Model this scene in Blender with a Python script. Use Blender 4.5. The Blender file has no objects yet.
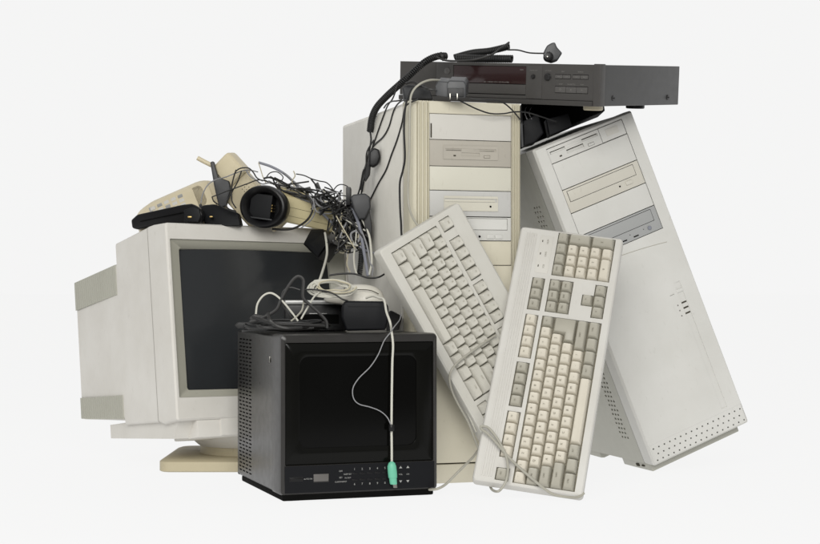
import bpy, bmesh, math, random
from mathutils import Vector, Matrix, Euler
R = math.radians
random.seed(7)
scene = bpy.context.scene
COL = scene.collection
ENV_FRONT = .36
HC, F, HZ = .3352, 1600.0, 286.4     # camera height, focal length in photo pixels, horizon row

def at(px, py, d):
    """photo pixel + distance in metres -> place in the world"""
    return Vector(((px - 410) * d / F, d, HC - (py - HZ) * d / F))

# ------------------------------------------------------------------ materials
def lin(c):
    return tuple(((v/255)/12.92 if v/255 <= .04045 else ((v/255+.055)/1.055)**2.4) for v in c)

ALB = .78
def plastic(name, rgb, rough=.5, spec=.4, var=.06, bump=.03, scale=60, dirt=None, metal=0, coat=0):
    m = bpy.data.materials.new(name); m.use_nodes = True
    nt = m.node_tree; b = nt.nodes['Principled BSDF']
    c = tuple(v*ALB for v in lin(rgb))
    tc = nt.nodes.new('ShaderNodeTexCoord')
    n1 = nt.nodes.new('ShaderNodeTexNoise'); n1.inputs['Scale'].default_value = 9; n1.inputs['Detail'].default_value = 5; n1.inputs['Roughness'].default_value = .6
    nt.links.new(tc.outputs['Object'], n1.inputs['Vector'])
    rp = nt.nodes.new('ShaderNodeValToRGB')
    d = tuple(v*ALB for v in dirt) if dirt else tuple(v*(1-var*2.2) for v in c)
    rp.color_ramp.elements[0].position = .32; rp.color_ramp.elements[0].color = (*[c[i]*(1-var*1.6)*.86 + d[i]*.14 if dirt else c[i]*(1-var*1.6) for i in range(3)], 1)
    rp.color_ramp.elements[1].position = .66; rp.color_ramp.elements[1].color = (*c, 1)
    nt.links.new(n1.outputs['Fac'], rp.inputs['Fac'])
    if var > 0:
        ns = nt.nodes.new('ShaderNodeTexNoise'); ns.inputs['Scale'].default_value = 170; ns.inputs['Detail'].default_value = 3; ns.inputs['Distortion'].default_value = .6
        mp = nt.nodes.new('ShaderNodeMapping'); mp.inputs['Scale'].default_value = (1, 1, .35); nt.links.new(tc.outputs['Object'], mp.inputs['Vector']); nt.links.new(mp.outputs['Vector'], ns.inputs['Vector'])
        r2 = nt.nodes.new('ShaderNodeValToRGB'); r2.color_ramp.elements[0].position = .27; r2.color_ramp.elements[0].color = (.55, .52, .47, 1); r2.color_ramp.elements[1].position = .36; r2.color_ramp.elements[1].color = (1, 1, 1, 1)
        nt.links.new(ns.outputs['Fac'], r2.inputs['Fac'])
        mx = nt.nodes.new('ShaderNodeMix'); mx.data_type = 'RGBA'; mx.blend_type = 'MULTIPLY'; mx.inputs['Factor'].default_value = .16
        nt.links.new(rp.outputs['Color'], mx.inputs[6]); nt.links.new(r2.outputs['Color'], mx.inputs[7]); nt.links.new(mx.outputs[2], b.inputs['Base Color'])
    else: nt.links.new(rp.outputs['Color'], b.inputs['Base Color'])
    n2 = nt.nodes.new('ShaderNodeTexNoise'); n2.inputs['Scale'].default_value = 1400; n2.inputs['Detail'].default_value = 2
    nt.links.new(tc.outputs['Object'], n2.inputs['Vector'])
    bp = nt.nodes.new('ShaderNodeBump'); bp.inputs['Strength'].default_value = bump*4; bp.inputs['Distance'].default_value = .0004
    nt.links.new(n2.outputs['Fac'], bp.inputs['Height']); nt.links.new(bp.outputs['Normal'], b.inputs['Normal'])
    n3 = nt.nodes.new('ShaderNodeTexNoise'); n3.inputs['Scale'].default_value = scale; n3.inputs['Detail'].default_value = 4
    nt.links.new(tc.outputs['Object'], n3.inputs['Vector'])
    mr = nt.nodes.new('ShaderNodeMapRange'); mr.inputs['To Min'].default_value = rough-.08; mr.inputs['To Max'].default_value = rough+.1
    nt.links.new(n3.outputs['Fac'], mr.inputs['Value']); nt.links.new(mr.outputs['Result'], b.inputs['Roughness'])
    b.inputs['Specular IOR Level'].default_value = spec
    b.inputs['Metallic'].default_value = metal
    if 'glass' in name: mr.inputs['To Min'].default_value = rough*.6; mr.inputs['To Max'].default_value = rough+.16; n3.inputs['Scale'].default_value = 7
    if coat: b.inputs['Coat Weight'].default_value = coat; b.inputs['Coat Roughness'].default_value = .08
    return m

M = dict(
 crt=plastic('monitor shell plastic', (230,227,220), .55, var=.03, dirt=lin((190,180,160))),
 seam=plastic('moulding seam', (158,154,144), .7, var=0, spec=.1),
 crt_olive=plastic('monitor inner frame plastic', (190,188,174), .5, var=.03),
 crt_vent=plastic('monitor vent plastic', (190,189,177), .6, var=.03),
 glass=plastic('dark picture tube glass', (47,49,51), .13, spec=.35, var=.0, bump=0),
 tan=plastic('tan stand plastic', (196,185,155), .5, var=.05),
 ivory=plastic('ivory yellowed plastic', (225,219,199), .5, var=.03, dirt=lin((200,190,160))),
 ivory2=plastic('cream cover plastic', (220,217,202), .5, var=.02),
 rib=plastic('yellowed rib plastic', (218,212,190), .5, var=.03),
 lgrey=plastic('light grey cover plastic', (216,213,205), .5, var=.02),
 bgrey=plastic('cool grey drive plastic', (206,205,201), .45, var=.02),
 tgrey=plastic('warm grey drive plastic', (186,180,168), .5, var=.03),
 cream=plastic('cream drive plastic', (219,215,200), .45, var=.02),
 case=plastic('painted steel side panel', (238,235,226), .42, var=.04, dirt=lin((190,185,165))),
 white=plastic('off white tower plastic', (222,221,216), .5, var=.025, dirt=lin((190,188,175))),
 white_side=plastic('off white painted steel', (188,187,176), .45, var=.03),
 beige_cd=plastic('beige optical drive plastic', (214,210,198), .45, var=.02),
 grey_cd=plastic('grey optical drive plastic', (172,173,172), .4, var=.02),
 kb=plastic('keyboard shell plastic', (217,215,209), .5, var=.04, dirt=lin((200,190,170))),
 kb2=plastic('second keyboard shell plastic', (216,214,206), .5, var=.03, dirt=lin((200,192,170))),
 key_i=plastic('ivory keycap plastic', (220,213,197), .45, var=.06),
 key_g=plastic('grey keycap plastic', (178,174,160), .45, var=.05),
 key_2=plastic('pale keycap plastic', (214,211,200), .45, var=.04),
 well=plastic('key well plastic', (150,143,124), .7, var=.1),
 well2=plastic('grey key well plastic', (140,136,120), .7, var=.1),
 black=plastic('black plastic', (17,17,19), .34, spec=.25, var=.1, dirt=lin((60,58,54))),
 black2=plastic('matte black plastic', (21,22,24), .5, spec=.2, var=.1),
 blackm=plastic('blue black plastic', (13,14,18), .5, var=.05, spec=.18),
 tvcase=plastic('black painted steel', (30,29,28), .30, var=.12, spec=.5, dirt=lin((80,76,70))),
 tvfront=plastic('charcoal front plastic', (40,38,36), .34, var=.06, spec=.5),
 tvglass=plastic('smoked black glass', (15,15,13), .10, spec=.14, var=0, bump=0),
 tvscreen=plastic('black screen glass', (9,9,8), .12, spec=.12, var=0, bump=0),
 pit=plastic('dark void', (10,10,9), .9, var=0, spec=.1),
 slit=plastic('dark gap plastic', (70,66,56), .8, var=0, spec=.1),
 dvd=plastic('charcoal brushed plastic', (76,74,72), .42, var=.04),
 dvd_side=plastic('charcoal painted steel', (80,80,80), .42, var=.05),
 dvd_lip=plastic('dark grey lip plastic', (66,64,62), .4, var=.04),
 redwin=plastic('dark red display window', (52,36,36), .12, spec=.5, var=.05, bump=0),
 knob=plastic('dark knob plastic', (46,45,45), .3, var=.03),
 btn=plastic('grey button plastic', (92,90,88), .35, var=.03),
 lcd=plastic('grey liquid crystal window', (104,101,98), .3, var=.03),
 print_w=plastic('white printing', (168,168,164), .6, var=0, bump=0),
 print_d=plastic('dim grey printing', (132,130,126), .6, var=0, bump=0),
 print_k=plastic('dark key printing', (120,114,98), .6, var=0, bump=0),
 print_k2=plastic('faded key printing', (168,163,146), .6, var=0, bump=0),
 phone=plastic('cream telephone plastic', (226,214,182), .42, var=.05, dirt=lin((190,170,130))),
 phone2=plastic('aged cream handset plastic', (214,202,160), .42, var=.05, dirt=lin((170,150,110))),
 silver=plastic('silver plastic', (176,176,174), .35, metal=.4, var=.05),
 greybox=plastic('dark grey adapter plastic', (68,69,71), .4, var=.05),
 greydk=plastic('charcoal adapter plastic', (48,49,51), .45, var=.05),
 metal=plastic('bright steel', (150,148,142), .25, metal=1, var=.02),
 gold=plastic('gold contacts', (150,128,84), .3, metal=1, var=.02),
 cblack=plastic('black cable rubber', (34,34,34), .5, var=.05),
 cdark=plastic('charcoal cable rubber', (44,43,42), .45, var=.05),
 cgrey=plastic('grey cable rubber', (150,150,152), .45, var=.05),
 cblue=plastic('blue grey cable rubber', (140,142,152), .45, var=.05),
 cwhite=plastic('white cable rubber', (214,212,200), .45, var=.04),
 ccream=plastic('cream cable rubber', (206,198,172), .45, var=.04),
 cputty=plastic('putty cable rubber', (176,173,160), .45, var=.04),
 mouse=plastic('mouse plastic', (224,220,208), .42, var=.04),
 green=plastic('mint green plastic', (112,196,164), .4, var=.03),
 foot=plastic('pale gold foot', (226,216,190), .35, var=.03),
)

# ------------------------------------------------------------------ mesh builder
class MB:
    def __init__(s, k=1.0): s.bm = bmesh.new(); s.k = k; s.mats = []
    def _m(s, fs, mat):
        if mat is not None:
            if mat not in s.mats: s.mats.append(mat)
            i = s.mats.index(mat) + 1
            for f in fs: f.material_index = i
    def box(s, x0, x1, y0, y1, z0, z1, bev=.0015, seg=2, rot=None, mat=None):
        t = bmesh.new()
        bmesh.ops.create_cube(t, size=1)
        for v in t.verts:
            v.co = Vector((x0+(x1-x0)*(v.co.x+.5), y0+(y1-y0)*(v.co.y+.5), z0+(z1-z0)*(v.co.z+.5)))
        if bev: bmesh.ops.bevel(t, geom=t.edges[:], offset=bev, segments=seg, affect='EDGES', profile=.6)
        return s.merge(t, rot, mat)
    def merge(s, t, rot=None, mat=None):
        vs = {}
        for v in t.verts:
            c = v.co.copy()
            if rot is not None: c = rot @ c
            vs[v] = s.bm.verts.new(c)
        fs = []
        for f in t.faces:
            try: fs.append(s.bm.faces.new([vs[v] for v in f.verts]))
            except ValueError: pass
        t.free(); s._m(fs, mat)
        return s
    def loft(s, loops, cap0=False, cap1=False, mat=None, closed=True):
        """loops: list of equally long point lists"""
        L = [[s.bm.verts.new(Vector(p)) for p in lp] for lp in loops]
        n = len(L[0]); fs = []
        for a, b in zip(L, L[1:]):
            for i in range(n if closed else n-1):
                j = (i+1) % n
                fs.append(s.bm.faces.new((a[i], a[j], b[j], b[i])))
        if cap0: fs.append(s.bm.faces.new(L[0][::-1]))
        if cap1: fs.append(s.bm.faces.new(L[-1]))
        s._m(fs, mat); return s
    def rects(s, spec, cap0=False, cap1=False, r=None, mat=None):
        """spec: list of (x0,x1,z0,z1,y[,radius]) rings, front plane x/z at depth y"""
        return s.loft([rrect(*a) for a in spec], cap0, cap1, mat)
    def plate(s, u0, u1, v0, v1, holes, depth, fn, mat=None, pitmat=None):
        """flat plate with rectangular holes; fn(u,v,d) -> xyz; d is the way into the plate"""
        U = sorted({u0, u1, *[h[0] for h in holes], *[h[1] for h in holes]})
        V = sorted({v0, v1, *[h[2] for h in holes], *[h[3] for h in holes]})
        U = [a for i, a in enumerate(U) if i == 0 or a-U[i-1] > 1e-7]; V = [a for i, a in enumerate(V) if i == 0 or a-V[i-1] > 1e-7]
        cache = {}
        def vt(u, v, d=0):
            k = (round(u, 6), round(v, 6), round(d, 6))
            if k not in cache: cache[k] = s.bm.verts.new(Vector(fn(u, v, d)))
            return cache[k]
        hc = set(); DP = {}
        for hi, h in enumerate(holes):
            for i in range(len(U)-1):
                mu = (U[i]+U[i+1])/2
                if not h[0] < mu < h[1]: continue
                for j in range(len(V)-1):
                    if h[2] < (V[j]+V[j+1])/2 < h[3]: hc.add((i, j)); DP[(i, j)] = h[4] if len(h) > 4 else depth
        fs = []; ps = []
        for i in range(len(U)-1):
            for j in range(len(V)-1):
                a, b, c, d_ = (U[i], V[j]), (U[i+1], V[j]), (U[i+1], V[j+1]), (U[i], V[j+1])
                if (i, j) in hc:
                    ps.append(s.bm.faces.new([vt(*p, DP[(i, j)]) for p in (a, b, c, d_)]))
                    for (di, dj, p, q) in ((-1, 0, d_, a), (1, 0, b, c), (0, -1, a, b), (0, 1, c, d_)):
                        if (i+di, j+dj) not in hc:
                            fs.append(s.bm.faces.new([vt(*p), vt(*q), vt(*q, DP[(i, j)]), vt(*p, DP[(i, j)])]))
                else:
                    fs.append(s.bm.faces.new([vt(*p) for p in (a, b, c, d_)]))
        s._m(fs, mat); s._m(ps, pitmat or mat); return s
    def lathe(s, prof, seg=32, rot=None, cap=True, mat=None):
        """prof: (radius, height) list, axis = local z, rot: Matrix"""
        loops = []
        for r, h in prof:
            lp = [Vector((r*math.cos(2*math.pi*i/seg), r*math.sin(2*math.pi*i/seg), h)) for i in range(seg)]
            loops.append([rot @ p for p in lp] if rot is not None else lp)
        return s.loft(loops, cap, cap, mat)
    def tube(s, pts, r, seg=8, sub=6, cap=True, mat=None, flat=1.0):
        P = smooth(pts, sub) if sub > 1 else [Vector(p) for p in pts]
        T = [(P[min(i+1, len(P)-1)] - P[max(i-1, 0)]).normalized() for i in range(len(P))]
        n = T[0].cross(Vector((0, 1, .13))).normalized(); loops = []
        for p, t in zip(P, T):
            n = (n - t*n.dot(t)).normalized(); b = t.cross(n)
            loops.append([p + (n*math.cos(2*math.pi*i/seg) + b*math.sin(2*math.pi*i/seg)*flat)*r for i in range(seg)])
        return s.loft(loops, cap, cap, mat)
    def build(s, name, mat, parent=None, smooth_=True, sharp=35):
        bm = s.bm
        if s.k != 1.0:
            for v in bm.verts: v.co *= s.k
        bmesh.ops.recalc_face_normals(bm, faces=bm.faces[:])
        if smooth_:
            for f in bm.faces: f.smooth = True
            for e in bm.edges:
                if len(e.link_faces) == 2 and e.calc_face_angle(0) > R(sharp): e.smooth = False
        me = bpy.data.meshes.new(name); bm.to_mesh(me); bm.free()
        me.materials.append(M[mat])
        for m_ in s.mats: me.materials.append(M[m_])
        o = bpy.data.objects.new(name, me); COL.objects.link(o)
        if parent: o.parent = parent
        return o

def rrect(x0, x1, z0, z1, y, r=0, n=5):
    if r <= 0: return [(x0, y, z0), (x1, y, z0), (x1, y, z1), (x0, y, z1)]
    out = []
    for cx, cz, a in ((x1-r, z0+r, -90), (x1-r, z1-r, 0), (x0+r, z1-r, 90), (x0+r, z0+r, 180)):
        for i in range(n+1):
            t = R(a + 90*i/n); out.append((cx+r*math.cos(t), y, cz+r*math.sin(t)))
    return out

def smooth(pts, sub):
    P = [Vector(p) for p in pts]; out = []
    for i in range(len(P)-1):
        p0, p1, p2, p3 = P[max(i-1, 0)], P[i], P[i+1], P[min(i+2, len(P)-1)]
        for k in range(sub):
            t = k/sub
            out.append(.5*((2*p1)+(p2-p0)*t+(2*p0-5*p1+4*p2-p3)*t*t+(3*p1-p0-3*p2+p3)*t**3))
    out.append(P[-1]); return out

def front(u, v, d): return (u, d, v)               # plate on the front, facing -y
def tag(o, label=None, cat=None, group=None, kind=None):
    if label: o['label'] = label
    if cat: o['category'] = cat
    if group: o['group'] = group
    if kind: o['kind'] = kind
    return o
def root(name, loc, rot, label, cat, group=None):
    o = bpy.data.objects.new(name, None); COL.objects.link(o); o.empty_display_size = .03
    o.location = loc
    if isinstance(rot, Matrix): o.rotation_euler = rot.to_euler()
    else: o.rotation_euler = rot
    return tag(o, label, cat, group)

_tc = {}
def text(s_, size):
    k = (s_, size)
    if k not in _tc:
        cu = bpy.data.curves.new('t', 'FONT'); cu.body = s_; cu.size = size; cu.align_x = 'CENTER'; cu.align_y = 'CENTER'; cu.resolution_u = 3
        o = bpy.data.objects.new('t', cu); COL.objects.link(o)
        dg = bpy.context.evaluated_depsgraph_get(); me = bpy.data.meshes.new_from_object(o.evaluated_get(dg))
        bpy.data.objects.remove(o); bpy.data.curves.remove(cu); _tc[k] = me
    return _tc[k]
def add_text(mb, s_, size, x, z, y=-.0003, mat=None, ux=Vector((1, 0, 0)), uz=Vector((0, 0, 1)), wide=1.0):
    """printed lettering on the front plane; ux = reading direction, uz = letter up"""
    me = text(s_, size); vs = [mb.bm.verts.new(Vector((x, y, z)) + ux*v.co.x*wide + uz*v.co.y) for v in me.vertices]
    fs = []
    for p in me.polygons:
        try: fs.append(mb.bm.faces.new([vs[i] for i in p.vertices]))
        except ValueError: pass
    mb._m(fs, mat)

# ================================================================== SETTING
SETTING = True
m = bpy.data.materials.new('glowing white floor'); m.use_nodes = True  # ground given an added glow to wash out shadows; no lamp lies beneath
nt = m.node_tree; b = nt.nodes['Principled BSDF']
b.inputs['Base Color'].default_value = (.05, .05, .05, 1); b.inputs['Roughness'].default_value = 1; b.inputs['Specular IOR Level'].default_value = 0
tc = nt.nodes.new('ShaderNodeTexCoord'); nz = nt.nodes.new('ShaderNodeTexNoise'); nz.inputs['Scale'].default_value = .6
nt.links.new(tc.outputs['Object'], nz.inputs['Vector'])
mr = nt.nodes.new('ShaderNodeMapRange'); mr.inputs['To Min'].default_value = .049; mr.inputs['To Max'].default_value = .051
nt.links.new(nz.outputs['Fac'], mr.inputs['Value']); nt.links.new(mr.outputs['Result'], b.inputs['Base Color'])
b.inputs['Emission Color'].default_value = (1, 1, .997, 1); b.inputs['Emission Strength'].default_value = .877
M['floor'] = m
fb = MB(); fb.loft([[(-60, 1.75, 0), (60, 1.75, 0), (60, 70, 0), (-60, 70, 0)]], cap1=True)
floor = fb.build('glowing_floor', 'floor', smooth_=False); tag(floor, kind='structure')
M['unseen'] = plastic('grey studio floor', (120,120,118), .8, spec=.1)  # unseen dark ground, added to cut the light reaching fronts from below
fb = MB(); fb.loft([[(-60, -30, -.02), (60, -30, -.02), (60, 1.75, -.02), (-60, 1.75, -.02)]], cap1=True)
floor = fb.build('floor', 'unseen', smooth_=False); tag(floor, kind='structure')

# ================================================================== MONITOR
S = .91
def scaled(loc):  # the monitor fit, slid along the line of sight to the stand
    c = Vector((0, 0, HC)); return c + (Vector(loc)-c)*S
crt = root('crt_monitor', scaled((-.4462, 3.0673, .0784)), (-.1574, .0122, .6072),
           'bulky off white tube monitor with dark screen standing left of the black television', 'monitor')
W, H = .4154, .3867
# rings run front to back: bezel then main shell
b = MB(S)
b.rects([(.0075, W-.0075, .0435, .3545, .000, .002), (.0055, W-.0055, .041, .3565, -.0005, .003), (.003, W-.003, .003, H-.003, 0, .004), (0, W, 0, H, .0035, .006),
         (-.0005, W+.0005, -.003, H+.006, .058, .006), (-.0005, W+.0005, 0.003, H+.0065, .0795, .006)])
b.build('bezel', 'crt', crt)
b = MB(S); b.rects([(-.0009, W+.0009, .0022, H+.0073, .0796, .006), (-.0009, W+.0009, .0022, H+.0073, .0809, .006)]); b.build('seam', 'seam', crt)
b = MB(S)
b.rects([(0, W, .003, H+.0062, .0805, .006), (0.001, W-.001, .0115, H+.0015, .236, .006), (.004, W-.004, .015, H-.002, .2385, .006)])
b.rects([(.004, W-.004, .045, H-.02, .23, .02), (.02, W-.02, .045, H-.03, .25, .02)], cap1=True)
b.build('shell', 'crt', crt)
b = MB(S)   # rear housing, flush with the sides but lower
zt = lambda y: .3465-(y-.236)*.02; zb = lambda y: .0205+(y-.236)*.10
b.rects([(.001, W-.001, zb(.236), zt(.236), .236, .008), (.003, W-.003, zb(.455), zt(.455), .455, .008), (.010, W-.010, zb(.46)+.008, zt(.46)-.008, .462, .010)], cap1=True)
b.build('rear_housing', 'crt', crt)
for z0f, z1f, z0b, z1b in ((.281, .3435, .279, .3395), (.024, .073, .0445, .089)):
    for side in (0, 1):
        b = MB(S); n = 30
        X = (lambda d: (.0012-d+.0 if side == 0 else W-.0012+d))
        for i in range(n):
            y0 = .242+i*(.212/n); y1 = y0+.212/n*.5
            f0 = (y0-.24)/.22; f1 = (y1-.24)/.22
            q = lambda y, f, hi: (z1f+(z1b-z1f)*f) if hi else (z0f+(z0b-z0f)*f)
            lo = [(X(-.0005), y0, q(y0, f0, 0)), (X(-.0005), y1, q(y1, f1, 0)), (X(-.0005), y1, q(y1, f1, 1)), (X(-.0005), y0, q(y0, f0, 1))]
            hi = [(X(.0022), p[1], p[2]) for p in lo]
            b.loft([lo, hi], cap1=True)
        lo = [(X(0), .241, z0f), (X(0), .456, z0b), (X(0), .456, z1b), (X(0), .241, z1f)]
        b.loft([lo, [(X(.0011), p[1], p[2]) for p in lo]], cap1=True)
        b.build('vent_grille', 'crt_vent', crt, smooth_=False)
b = MB(S)
b.rects([(.0077, W-.0077, .0437, .3543, .000, .002), (.0082, W-.0082, .0442, .3538, .004, .003), (.0345, W-.0345, .059, .340, .018, .006), (.036, W-.036, .0605, .3385, .026, .006)])
b.build('screen_frame', 'crt_olive', crt)
b = MB(S); nx, nz_ = 24, 20; gx0, gx1, gz0, gz1 = .0355, W-.0355, .060, .339; loops = []
for j in range(nz_+1):
    v = j/nz_; row = []
    for i in range(nx+1):
        u = i/nx; q = (2*u-1)**2*.011+(2*v-1)**2*.006
        row.append((gx0+(gx1-gx0)*u, .010+q, gz0+(gz1-gz0)*v))
    loops.append(row)
b.loft(loops, closed=False); b.build('screen', 'glass', crt)
b = MB(S)   # lower housing under the shell, wedge shaped
wz = lambda y: -.036+(y+.0)*.083
b.loft([[(.012, .012, .012), (.012, .335, .02), (.012, .335, wz(.335)), (.012, .10, wz(.10)), (.012, .045, wz(.045))],
        [(W-.012, .012, .012), (W-.012, .335, .02), (W-.012, .335, wz(.335)), (W-.012, .10, wz(.10)), (W-.012, .045, wz(.045))]], True, True)
b.build('lower_housing', 'crt', crt, smooth_=False)
b = MB(S); b.box(.045, W-.045, .006, .11, -.034, .006, .003); b.build('control_panel', 'crt', crt)
b = MB(S); b.box(.095, W-.095, .003, .03, -.032, .0025, .002); d = b.build('control_door', 'crt', crt)
# stand: swivel bowl follows the monitor, the foot faces the camera
cx = at(248, 440, 3.0).x
b = MB(); b.lathe([(.122, .068), (.117, .060), (.107, .050), (.0945, .0390)], 48, Matrix.Translation((cx, 3.02, 0)))
bowl = b.build('tilt_bowl', 'crt'); 
b = MB(); b.lathe([(.0915, .0400), (.0915, .024), (.095, .020), (.096, .017)], 48, Matrix.Translation((cx, 3.02, 0)))
neck = b.build('swivel_ring', 'tan')
b = MB(); xl, xr = at(158, 470, 2.885).x, cx+(cx-at(158, 470, 2.885).x)
b.rects([(xl+.004, xr-.004, 0, .0, 0)]) if False else None
def zrect(x0, x1, y0, y1, z, r=.02): return [(p[0], p[2], z) for p in rrect(x0, x1, y0, y1, 0, r)]
b.loft([zrect(xl+.003, xr-.003, 2.888, 3.14, 0), zrect(xl, xr, 2.885, 3.143, .002), zrect(xl, xr, 2.885, 3.143, .0185), zrect(xl+.003, xr-.003, 2.889, 3.139, .021),
        zrect(xl+.012, xr-.012, 2.925, 3.13, .024)], True, True)
foot = b.build('stand_foot', 'tan')
bpy.context.view_layer.update()
for o in (bowl, neck, foot):
    o.parent = crt; o.matrix_parent_inverse = crt.matrix_world.inverted()

# ================================================================== BLACK TELEVISION
tv = root('television', (-.2, 2.4819, 0), (0, 0, .3334), 'small black television with smoked glass front and a row of channel buttons', 'television')
W, D, Z0, Z1 = .2585, .302, .0105, .2595
b = MB()
holes = []
for r_ in range(37):
    z = .021 + r_*.0062
    for c_ in range(4):
        y = .196 + c_*.0235 + (.004 if r_ % 2 else 0)
        holes.append((y, y+.0165, z, z+.0024))
b.plate(.0565, D-.004, Z0+.004, Z1-.004, holes, .004, lambda u, v, d: (0+d, u, v), pitmat='black')
b.plate(.0565, D-.004, Z0+.004, Z1-.004, [], .004, lambda u, v, d: (W-d, u, v))
# rounded top and bottom edges, roof and belly
prof = []
for a in range(0, 91, 15): prof.append((.004-.004*math.cos(R(a)), Z1-.004+.004*math.sin(R(a))))
b.loft([[(p[0], y, p[1]) for p in prof]+[(W-p[0], y, p[1]) for p in prof[::-1]] for y in (.0565, D-.004)], closed=False)
b.loft([[(0, y, Z0+.004), (.004, y, Z0), (W-.004, y, Z0), (W, y, Z0+.004)] for y in (.0565, D-.004)], closed=False)
b.rects([(0, W, Z0, Z1, D-.004, .004), (.004, W-.004, Z0+.004, Z1-.004, D, .004)], cap1=True)
b.build('casing', 'tvcase', tv)
b = MB()
b.rects([(.003, W-.003, Z0+.003, Z1-.003, .0565, .003), (-.001, W+.001, Z0-.001, Z1+.001, .0545, .006), (-.001, W+.001, Z0-.001, Z1+.001, .010, .006), (.0005, W-.0005, Z0, Z1-.0005, .003, .006),
         (.005, W-.005, Z0+.003, Z1-.005, .000, .004), (.0068, W-.0068, .0560, .2475, .0005, .002), (.0075, W-.0075, .0565, .2468, .004, .002)])
b.build('front_frame', 'tvfront', tv)
b = MB()
b.rects([(.0073, W-.0073, .0563, .2470, .0035, .002), (.009, W-.009, .058, .2452, .0022, .003), (.0295, W-.034, .0815, .2265, .0022, .014), (.0305, W-.035, .0825, .2255, .0026, .014)])
b.build('screen_surround', 'tvglass', tv)
b = MB(); loops = []
for j in range(15):
    v = j/14; row = []
    for i in range(19):
        u = i/18; row.append((.0300+(W-.0645)*u, .0027+.003*((2*u-1)**2+(2*v-1)**2)*.3, .082+.144*v))
    loops.append(row)
b.loft(loops, closed=False); b.build('screen', 'tvscreen', tv)
b = MB(); b.plate(.0058, W-.0058, Z0+.003, .0556, [(.0135, .0345, .0315, .0385), (.052, .0772, .0288, .0422)], .002, lambda u, v, d: (u, d-.0004, v))
cp = b.build('control_panel', 'blackm', tv)
b = MB(); b.box(.0142, .0338, -.0012, .003, .0322, .0378, .0008); b.build('power_button', 'black', cp)
b = MB(); b.box(.0524, .0768, .0002, .003, .0292, .0418, .0003); b.build('display', 'lcd', cp)
for i in range(5):
    for z in (.0405, .0305):
        b = MB(); b.box(.1145+i*.0126, .1235+i*.0126, -.0012, .001, z-.0014, z+.0014, .0005); b.build('channel_button', 'black', cp)
b = MB()
add_text(b, 'AUTO ON', .0031, .0432, .0350, -.0007, wide=.95)
add_text(b, 'OFF', .0034, .0965, .0452, -.0007); add_text(b, 'SLEEP SET', .0030, .1075, .0400, -.0007)
add_text(b, 'SET', .0034, .0965, .0350, -.0007); add_text(b, 'IN OUT', .0030, .108, .0342, -.0007); add_text(b, 'CLOCK/INPUT', .0030, .0965, .0285, -.0007)
for i, (a, c) in enumerate(zip('12345', '67890')):
    add_text(b, a, .0046, .119+i*.0126, .0474, -.0007); add_text(b, c, .0046, .119+i*.0126, .0238, -.0007)
for x, t in ((.1957, 'VOL'), (.2078, 'CH')):
    add_text(b, t, .0034, x, .0363, -.0007)
    for z, s_ in ((.0478, 1), (.0249, -1)):
        b.bm.faces.new([b.bm.verts.new((x+q*.0026, -.0007, z+w*s_*.0018)) for q, w in ((-1, -1), (1, -1), (0, 1))])
b.build('printed_legend', 'print_w', cp, smooth_=False)
b = MB(); b.box(.003, W-.006, .002, D-.02, 0.0012, Z0+.001, .003); b.build('plinth', 'pit', tv)
for x in (.014, W-.03):
    for y in (.012, D-.06):
        b = MB(); b.box(x, x+.02, y, y+.02, 0, .006, .001); b.build('foot', 'black', tv)
b = MB(); b.box(-.0016, 0, .0665, .0712, .214, .224, .0007); b.build('rivet', 'metal', tv)
b = MB(); b.box(W, W+.006, .085, .11, .030, .052, .002); b.build('rear_knob', 'black', tv)

# ================================================================== helpers for drives
def floppy(par, x0, x1, z0, z1, mat, yo=0):
    """3.5 inch diskette drive front inside x0..x1"""
    b = MB(); w = x1-x0; h = z1-z0
    b.plate(x0, x1, z0, z1, [(x0+w*.035, x0+w*.965, z0+h*.60, z0+h*.78), (x0+w*.33, x0+w*.66, z0+h*.24, z0+h*.50), (x0+w*.735, x0+w*.855, z0+h*.13, z0+h*.33)], .0035, lambda u, v, d: (u, yo+d, v), pitmat=None)
    d = b.build('floppy_drive', mat, par, smooth_=False)
    b = MB(); b.box(x0+w*.33, x0+w*.66, yo+.0005, yo+.003, z0+h*.58, z0+h*.86, .0008); b.box(x0+w*.05, x0+w*.33, yo+.0012, yo+.003, z0+h*.60, z0+h*.72, .0004); b.box(x0+w*.66, x0+w*.93, yo+.0012, yo+.003, z0+h*.60, z0+h*.70, .0004)
    b.build('slot_flap', mat, d)
    b = MB(); b.box(x0+w*.742, x0+w*.848, yo-.0012, yo+.003, z0+h*.15, z0+h*.31, .0006); b.build('eject_button', mat, d)
    b = MB(); b.box(x0+w*.04, x0+w*.96, yo+.0028, yo+.0034, z0+h*.72, z0+h*.77, 0); b.box(x0+w*.335, x0+w*.655, yo+.0025, yo+.0034, z0+h*.44, z0+h*.49, 0); b.build('disk_slot', 'slit', d)
    b = MB(); b.box(x0+w*.18, x0+w*.225, yo-.0004, yo+.001, z0+h*.22, z0+h*.32, .0002); b.build('indicator_lamp', 'slit', d)
    return d
def blank(par, x0, x1, z0, z1, mat, y=0, name='bay_cover'):
    b = MB(); g = .0005; b.box(x0+g, x1-g, y, y+.006, z0+g, z1-g, .0007); return b.build(name, mat, par)

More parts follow.
